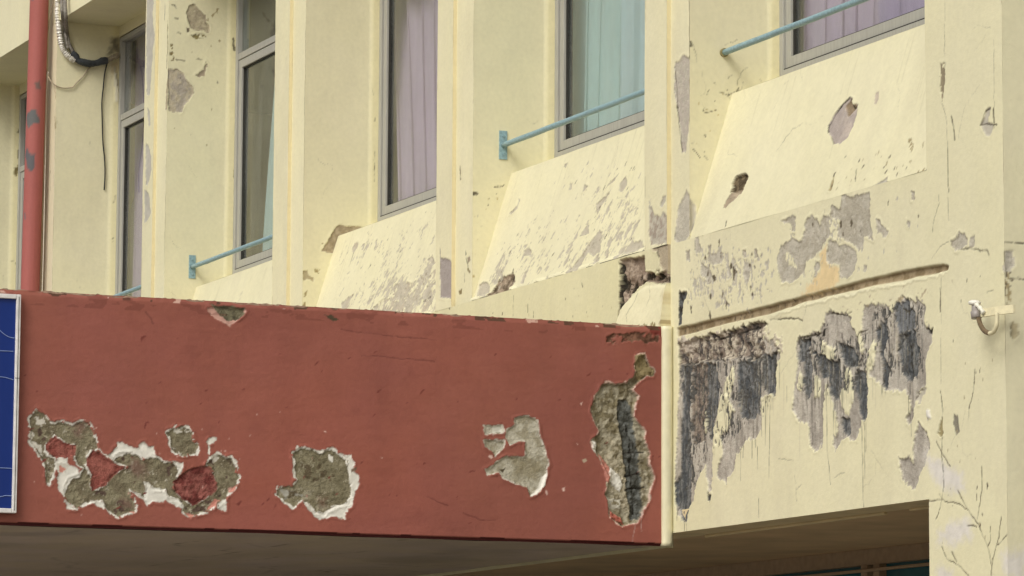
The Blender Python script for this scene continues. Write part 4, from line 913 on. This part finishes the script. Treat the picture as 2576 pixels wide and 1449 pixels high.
bm = bmesh.new(); bx(bm, -.060, .0, -6.11, -.052, 3.531, 3.549)
bmesh.ops.subdivide_edges(bm, edges=[e_ for e_ in bm.edges if abs(e_.verts[0].co.y-e_.verts[1].co.y) > 1], cuts=400)
for v_ in bm.verts:
    if v_.co.z > 3.54: v_.co.z += random.uniform(-.004, .006)
    v_.co.x -= .006
keep(obj('coping', bm, simple('coping render', alb(168, 140, 118), .9, 0, 30, .35, .004)), CN)
# rounded cover strip where canopy meets wall
bm = bmesh.new(); prof = []
for k in range(13):
    th = math.pi*k/12; prof.append((.006+.016*math.sin(th), -.0265-.0245*math.cos(th)))
prof = [(-.01, -.051), (.006, -.051)]+prof[1:-1]+[(.006, -.002), (-.01, -.002)]
nz = 60; rings = []
for j in range(nz+1):
    z = 2.606+(3.552-2.606)*j/nz
    rings.append([bm.verts.new((x+random.uniform(-.0008, .0008), y, z)) for x, y in prof])
for j in range(nz):
    for k in range(len(prof)-1): bm.faces.new((rings[j][k], rings[j][k+1], rings[j+1][k+1], rings[j+1][k]))
bm.faces.new(rings[0][::-1]); bm.faces.new(rings[-1])
keep(obj('cover_strip', bm, simple('cream strip paint', YEL*.98, .5, 0, 25, .06, .001), smooth=True), CN)

# ------------------------------------------------------------------ blue sign on the fascia
SG = empty('sign_board', (.02, -3.8, 2.66), 'dark blue sign board in a thin white frame fixed to the red fascia', 'sign')
y1s, y0s, z0s, z1s = -2.905, -5.4, 2.652, 3.528
BLUE = simple('blue enamel', alb(6, 44, 120), .35, 0, 2, .08, 0, .5); WF = simple('white frame', alb(232, 228, 222), .5)
bm = bmesh.new(); bx(bm, .006, .022, y0s+.03, y1s-.018, z0s+.018, z1s-.018); keep(obj('sign_panel', bm, BLUE), SG)
bm = bmesh.new(); bx(bm, .006, .034, y1s-.018, y1s, z0s, z1s); bx(bm, .006, .034, y0s, y0s+.03, z0s, z1s); bx(bm, .006, .034, y0s+.03, y1s-.018, z0s, z0s+.018); bx(bm, .006, .034, y0s+.03, y1s-.018, z1s-.018, z1s)
keep(obj('sign_frame', bm, WF, bevel=.003), SG)
LNM = simple('pale blue line', alb(150, 170, 215), .5)
for m_, t in ((t01, "-60,970 0,1045 60,1090 120,1105"), (t01, "-200,1190 0,1198 120,1203"), (t01, "-200,1390 0,1395 60,1405 110,1420"), (t02, "-200,628 0,633 88,637"), (t02, "-200,870 0,850 40,842 85,845")):
    pts = [onplane(q, (.0235, 0, 0), (1, 0, 0)) for q in rd(m_, t)]
    pts = [q for q in spline(pts, 6) if q[1] < y1s-.018]
    bm = bmesh.new(); tube(bm, pts, .0014, 6); keep(obj('sign_line', bm, LNM), SG)
bm = bmesh.new(); tube(bm, [(.0345, y1s-.009, z0s+.01), (.0345, y1s-.0085, z1s-.01)], .0012, 6); bx(bm, .0342, .0350, y1s-.018, y1s, 3.19, 3.192)
keep(obj('frame_seam', bm, GASKET), SG)

# ------------------------------------------------------------------ drainpipe
n_ang, nz = 40, 420
ang = np.linspace(0, 2*np.pi, n_ang+1); zz = np.linspace(3.2, TOP, nz); A_, Z_ = np.meshgrid(ang, zz)
cx = -9.622+(Z_-4.84)*(.070/1.93); rad = .0625
PX = cx+rad*np.cos(A_); PY = -.10+rad*np.sin(A_)
rh = np.array([Rr[0], Rr[1]])
uu = (PX-cx)*rh[0]+(PY+.10)*rh[1]; front = ((PX-cx)*rh[1]-(PY+.10)*rh[0]) > -.01
pc = np.ones(PX.shape+(3,))*alb(172, 98, 90)
pc *= (1+.16*(fbm(A_*.06, Z_, .35, 501, 4)-.5)+.10*(fbm(A_*.2, Z_*.3, .1, 502, 3)-.5))[..., None]
zc0 = 5.8; O_ = np.array([-9.622+(zc0-4.84)*.0363, -.10, 0.0]); Np = np.array([rh[1], -rh[0], 0.0])
ax = Z_
hh = np.zeros(PX.shape)
t00 = tile(0, 0)
for t, c in (("270,640 310,625 320,685 280,680", alb(120, 96, 88)), ("205,885 215,860 250,840 290,840 290,870 305,905 308,945 265,945 235,960 230,985 212,950", alb(104, 104, 102)),
             ("192,1180 205,1120 222,1150 235,1175 278,1172 270,1205 275,1260 245,1305 215,1280 205,1230", alb(98, 96, 98)), ("255,0 275,0 270,25 260,20", alb(110, 100, 100)), ("185,165 200,160 195,210 185,215", alb(120, 100, 100))):
    mm_ = t01 if t.startswith("185") else t00
    q = []
    for s_ in rd(mm_, t):
        w3 = onplane(s_, O_, Np); xa = -9.622+(w3[2]-4.84)*.0363
        q.append(((w3[0]-xa)*rh[0]+(w3[1]+.10)*rh[1], w3[2]))
    wu = uu+(fbm(uu, Z_, .04, 511, 4)-.5)*.014; wz = Z_+(fbm(uu, Z_, .04, 512, 4)-.5)*.014
    d = polysd(wu, wz, q); a = sst(d, -.003, .003)*front
    pc = pc*(1-a[..., None])+c*a[..., None]
co = np.stack([PX, PY, Z_], -1).reshape(-1, 3); ii = np.arange(co.shape[0]).reshape(PX.shape)
ff = np.stack([ii[:-1, :-1], ii[:-1, 1:], ii[1:, 1:], ii[1:, :-1]], -1).reshape(-1, 4)
PIPEM = PLASTER.copy(); PIPEM.name = 'pipe paint'
dp = grid_object('drainpipe', [(co, ff, pc.reshape(-1, 3), np.zeros(len(co)))], PIPEM)
tag(dp, 'faded red downpipe with grey bare spots running up the far left pier', 'drainpipe')

# ------------------------------------------------------------------ cables
def cab(m, t, off=.0, top=False):
    out = []
    for q in rd(m, t):
        w3 = onplane(q, (0, -.02-off, 0), (0, 1, 0))
        if w3[0] > -9.45+off and not (top and q[1] < 34):
            w3 = onplane(q, (-9.45+off, 0, 0), (1, 0, 0))
        if top and q[1] < 34: w3 = onplane(q, (0, -.05, 0), (0, 1, 0))
        out.append(w3)
    return out
def cabx(m, t, off, lint=0):
    return [onplane(q, (0, -.035, 0), (0, 1, 0)) if q[1] < lint else onplane(q, (-9.45+off, 0, 0), (1, 0, 0)) for q in rd(m, t)]
AC = empty('pipe_bundle', (-9.40, .05, 6.2), 'wrapped air conditioning pipes drooping into the wall beside the top left window', 'pipe bundle')
FOIL = simple('silver foil wrap', alb(226, 221, 208), .42, .25, 40, .25, .006, .6); FOIL2 = simple('speckled grey sleeve', alb(128, 122, 112), .6, .1, 60, .45, .003)
TAPE = simple('black tape', alb(58, 62, 64), .6, 0, 30, .35, .004); MORT = simple('grey mortar', alb(150, 140, 118), .95, 0, 40, .2, .006)
bm = bmesh.new(); pts = spline(cabx(WC, "300,-200 285,0 275,150 285,300 310,500 335,650 385,750 470,830 520,870", .035), 14)
rl = [.0180*(1+.16*math.sin(k*1.9)+random.uniform(-.12, .12)) for k in range(len(pts))]; tube(bm, pts, rl, 14, .06); keep(obj('foil_pipe', bm, FOIL), AC)
for t, r_ in (("350,-200 340,0 345,200 370,400 400,560 425,690", .012), ("392,-200 385,0 395,250 410,450 440,620 500,740 540,800", .013)):
    bm = bmesh.new(); pts = spline(cabx(WC, t, .035, 50), 12); tube(bm, pts, [r_*(1+random.uniform(-.08, .08)) for _ in pts], 12, .04); keep(obj('sleeved_pipe', bm, FOIL2), AC)
bm = bmesh.new(); pts = spline(cabx(WC, "470,760 530,800 570,860 650,890 750,908 850,895 920,870 985,862", .035), 10)
tube(bm, pts, [.023+.0022*math.sin(k*.23)+random.uniform(-.0008, .0008) for k in range(len(pts))], 14, .04); keep(obj('tape_wrap', bm, TAPE), AC)
bm = bmesh.new(); pts = spline(cabx(WC, "960,870 1010,850 1080,815 1150,785", .030), 8); tube(bm, pts, [.018+random.uniform(-.002, .003) for _ in pts], 12, .10); keep(obj('mortar_plug', bm, MORT), AC)
def wire(m, t, r, mat, label, extra=None):
    pts = cab(m, t, .012)
    if extra: pts += cab(*extra, .012)
    bm = bmesh.new(); tube(bm, spline(pts, 10), r, 8)
    o = obj('loose_wire', bm, mat, smooth=True); tag(o, label, 'wire'); return o
BEI = simple('beige cable', alb(176, 160, 132), .6); 
wire(WC, "235,-80 220,0 170,250 135,500 110,700 108,900 130,1050 190,1170 270,1230 360,1255 490,1245 540,1190 650,1080 700,1000 760,950", .0042, BEI, 'thin beige wire looping down from the wrapped pipes beside the drainpipe')
wire(WC, "988,890 950,1050 930,1250 910,1449", .0044, simple('black wire', alb(28, 26, 24), .6), 'thin black wire hanging straight down from the black taped pipes', (PC, "257,300 259,360 263,400 264,440 262,478"))
wire(PC, "121,180 117,240 114,400 109,640 105,760", .0035, simple('white wire', alb(214, 206, 190), .6), 'thin pale wire running down the pier tight beside the red drainpipe')

# ------------------------------------------------------------------ hook bracket on the corner pier
HK = empty('wall_hook', (2.7, -.05, 3.25), 'painted iron hook with a white capped grey insulator on the right corner pier', 'wall hook')
CRM = simple('cream painted iron', alb(226, 216, 176), .55, 0, 60, .10, .001); RUST = simple('rust stained iron', alb(118, 100, 74), .85, 0, 90, .25, .002)
def hp(x, y, d=.05): return onplane(HC(x, y), (0, -d, 0), (0, 1, 0))
bm = bmesh.new()
a0, a1, a2 = hp(800, 640, .075), hp(1070, 600, .055), hp(1420, 560, .012)
for q0, q1 in ((a0, a1), (a1, a2)):
    vs_ = []
    for q in (q0, q1):
        for dy, dz in ((-.005, -.0155), (.005, -.0155), (.005, .0155), (-.005, .0155)): vs_.append(bm.verts.new((q[0], q[1]+dy, q[2]+dz)))
    for f in ((0, 1, 2, 3), (7, 6, 5, 4), (0, 4, 5, 1), (1, 5, 6, 2), (2, 6, 7, 3), (3, 7, 4, 0)): bm.faces.new([vs_[j] for j in f])
bmesh.ops.recalc_face_normals(bm, faces=bm.faces)
keep(obj('hook_arm', bm, CRM, bevel=.001), HK)
bm = bmesh.new(); pts = spline([hp(*q, .075) for q in ((740, 700), (748, 770), (775, 860), (830, 955), (890, 1005), (950, 1028))], 6); tube(bm, pts, .0090, 12, .03); keep(obj('rusty_hook', bm, RUST, smooth=True), HK)
bm = bmesh.new(); pts = spline([hp(*q, .075) for q in ((945, 1028), (1010, 1010), (1060, 940), (1085, 860), (1090, 760), (1088, 640))], 6); tube(bm, pts, .0082, 12, .03); keep(obj('hook_rod', bm, CRM, smooth=True), HK)
c0 = hp(705, 740, .078); 
def lathe(bm, base, axis, prof, seg=20):
    axis = Vector(axis).normalized(); a = axis.cross(Vector((0, 1, 0))).normalized(); b = axis.cross(a).normalized(); R_ = []
    for h, r in prof:
        R_.append([bm.verts.new(Vector(base)+axis*h+a*math.cos(6.28318*k/seg)*r+b*math.sin(6.28318*k/seg)*r) for k in range(seg)])
    for j in range(len(R_)-1):
        for k in range(seg): bm.faces.new((R_[j][k], R_[j][(k+1) % seg], R_[j+1][(k+1) % seg], R_[j+1][k]))
    bm.faces.new(R_[0][::-1]); bm.faces.new(R_[-1])
bm = bmesh.new(); lathe(bm, c0, (-.22, 0, 1), [(0, .016), (.001, .020), (.026, .020), (.028, .016), (.046, .0135), (.062, .011)])
keep(obj('insulator', bm, simple('grey porcelain', alb(160, 152, 144), .35), smooth=True), HK)
c1 = hp(665, 455, .078); bm = bmesh.new(); lathe(bm, c1, (.12, 0, 1), [(-.008, .005), (-.006, .020), (.002, .0245), (.008, .021), (.012, .011), (.013, .001)])
keep(obj('insulator_cap', bm, simple('white glaze', alb(236, 232, 216), .3), smooth=True), HK)
bm = bmesh.new(); pts = spline([hp(*q, .08) for q in ((690, 470), (740, 520), (790, 570), (840, 640))], 5); tube(bm, pts, [.008+.0015*math.sin(k) for k in range(len(pts))], 10, .08)
keep(obj('paint_blob', bm, simple('thick white paint', alb(232, 228, 208), .5), smooth=True), HK)
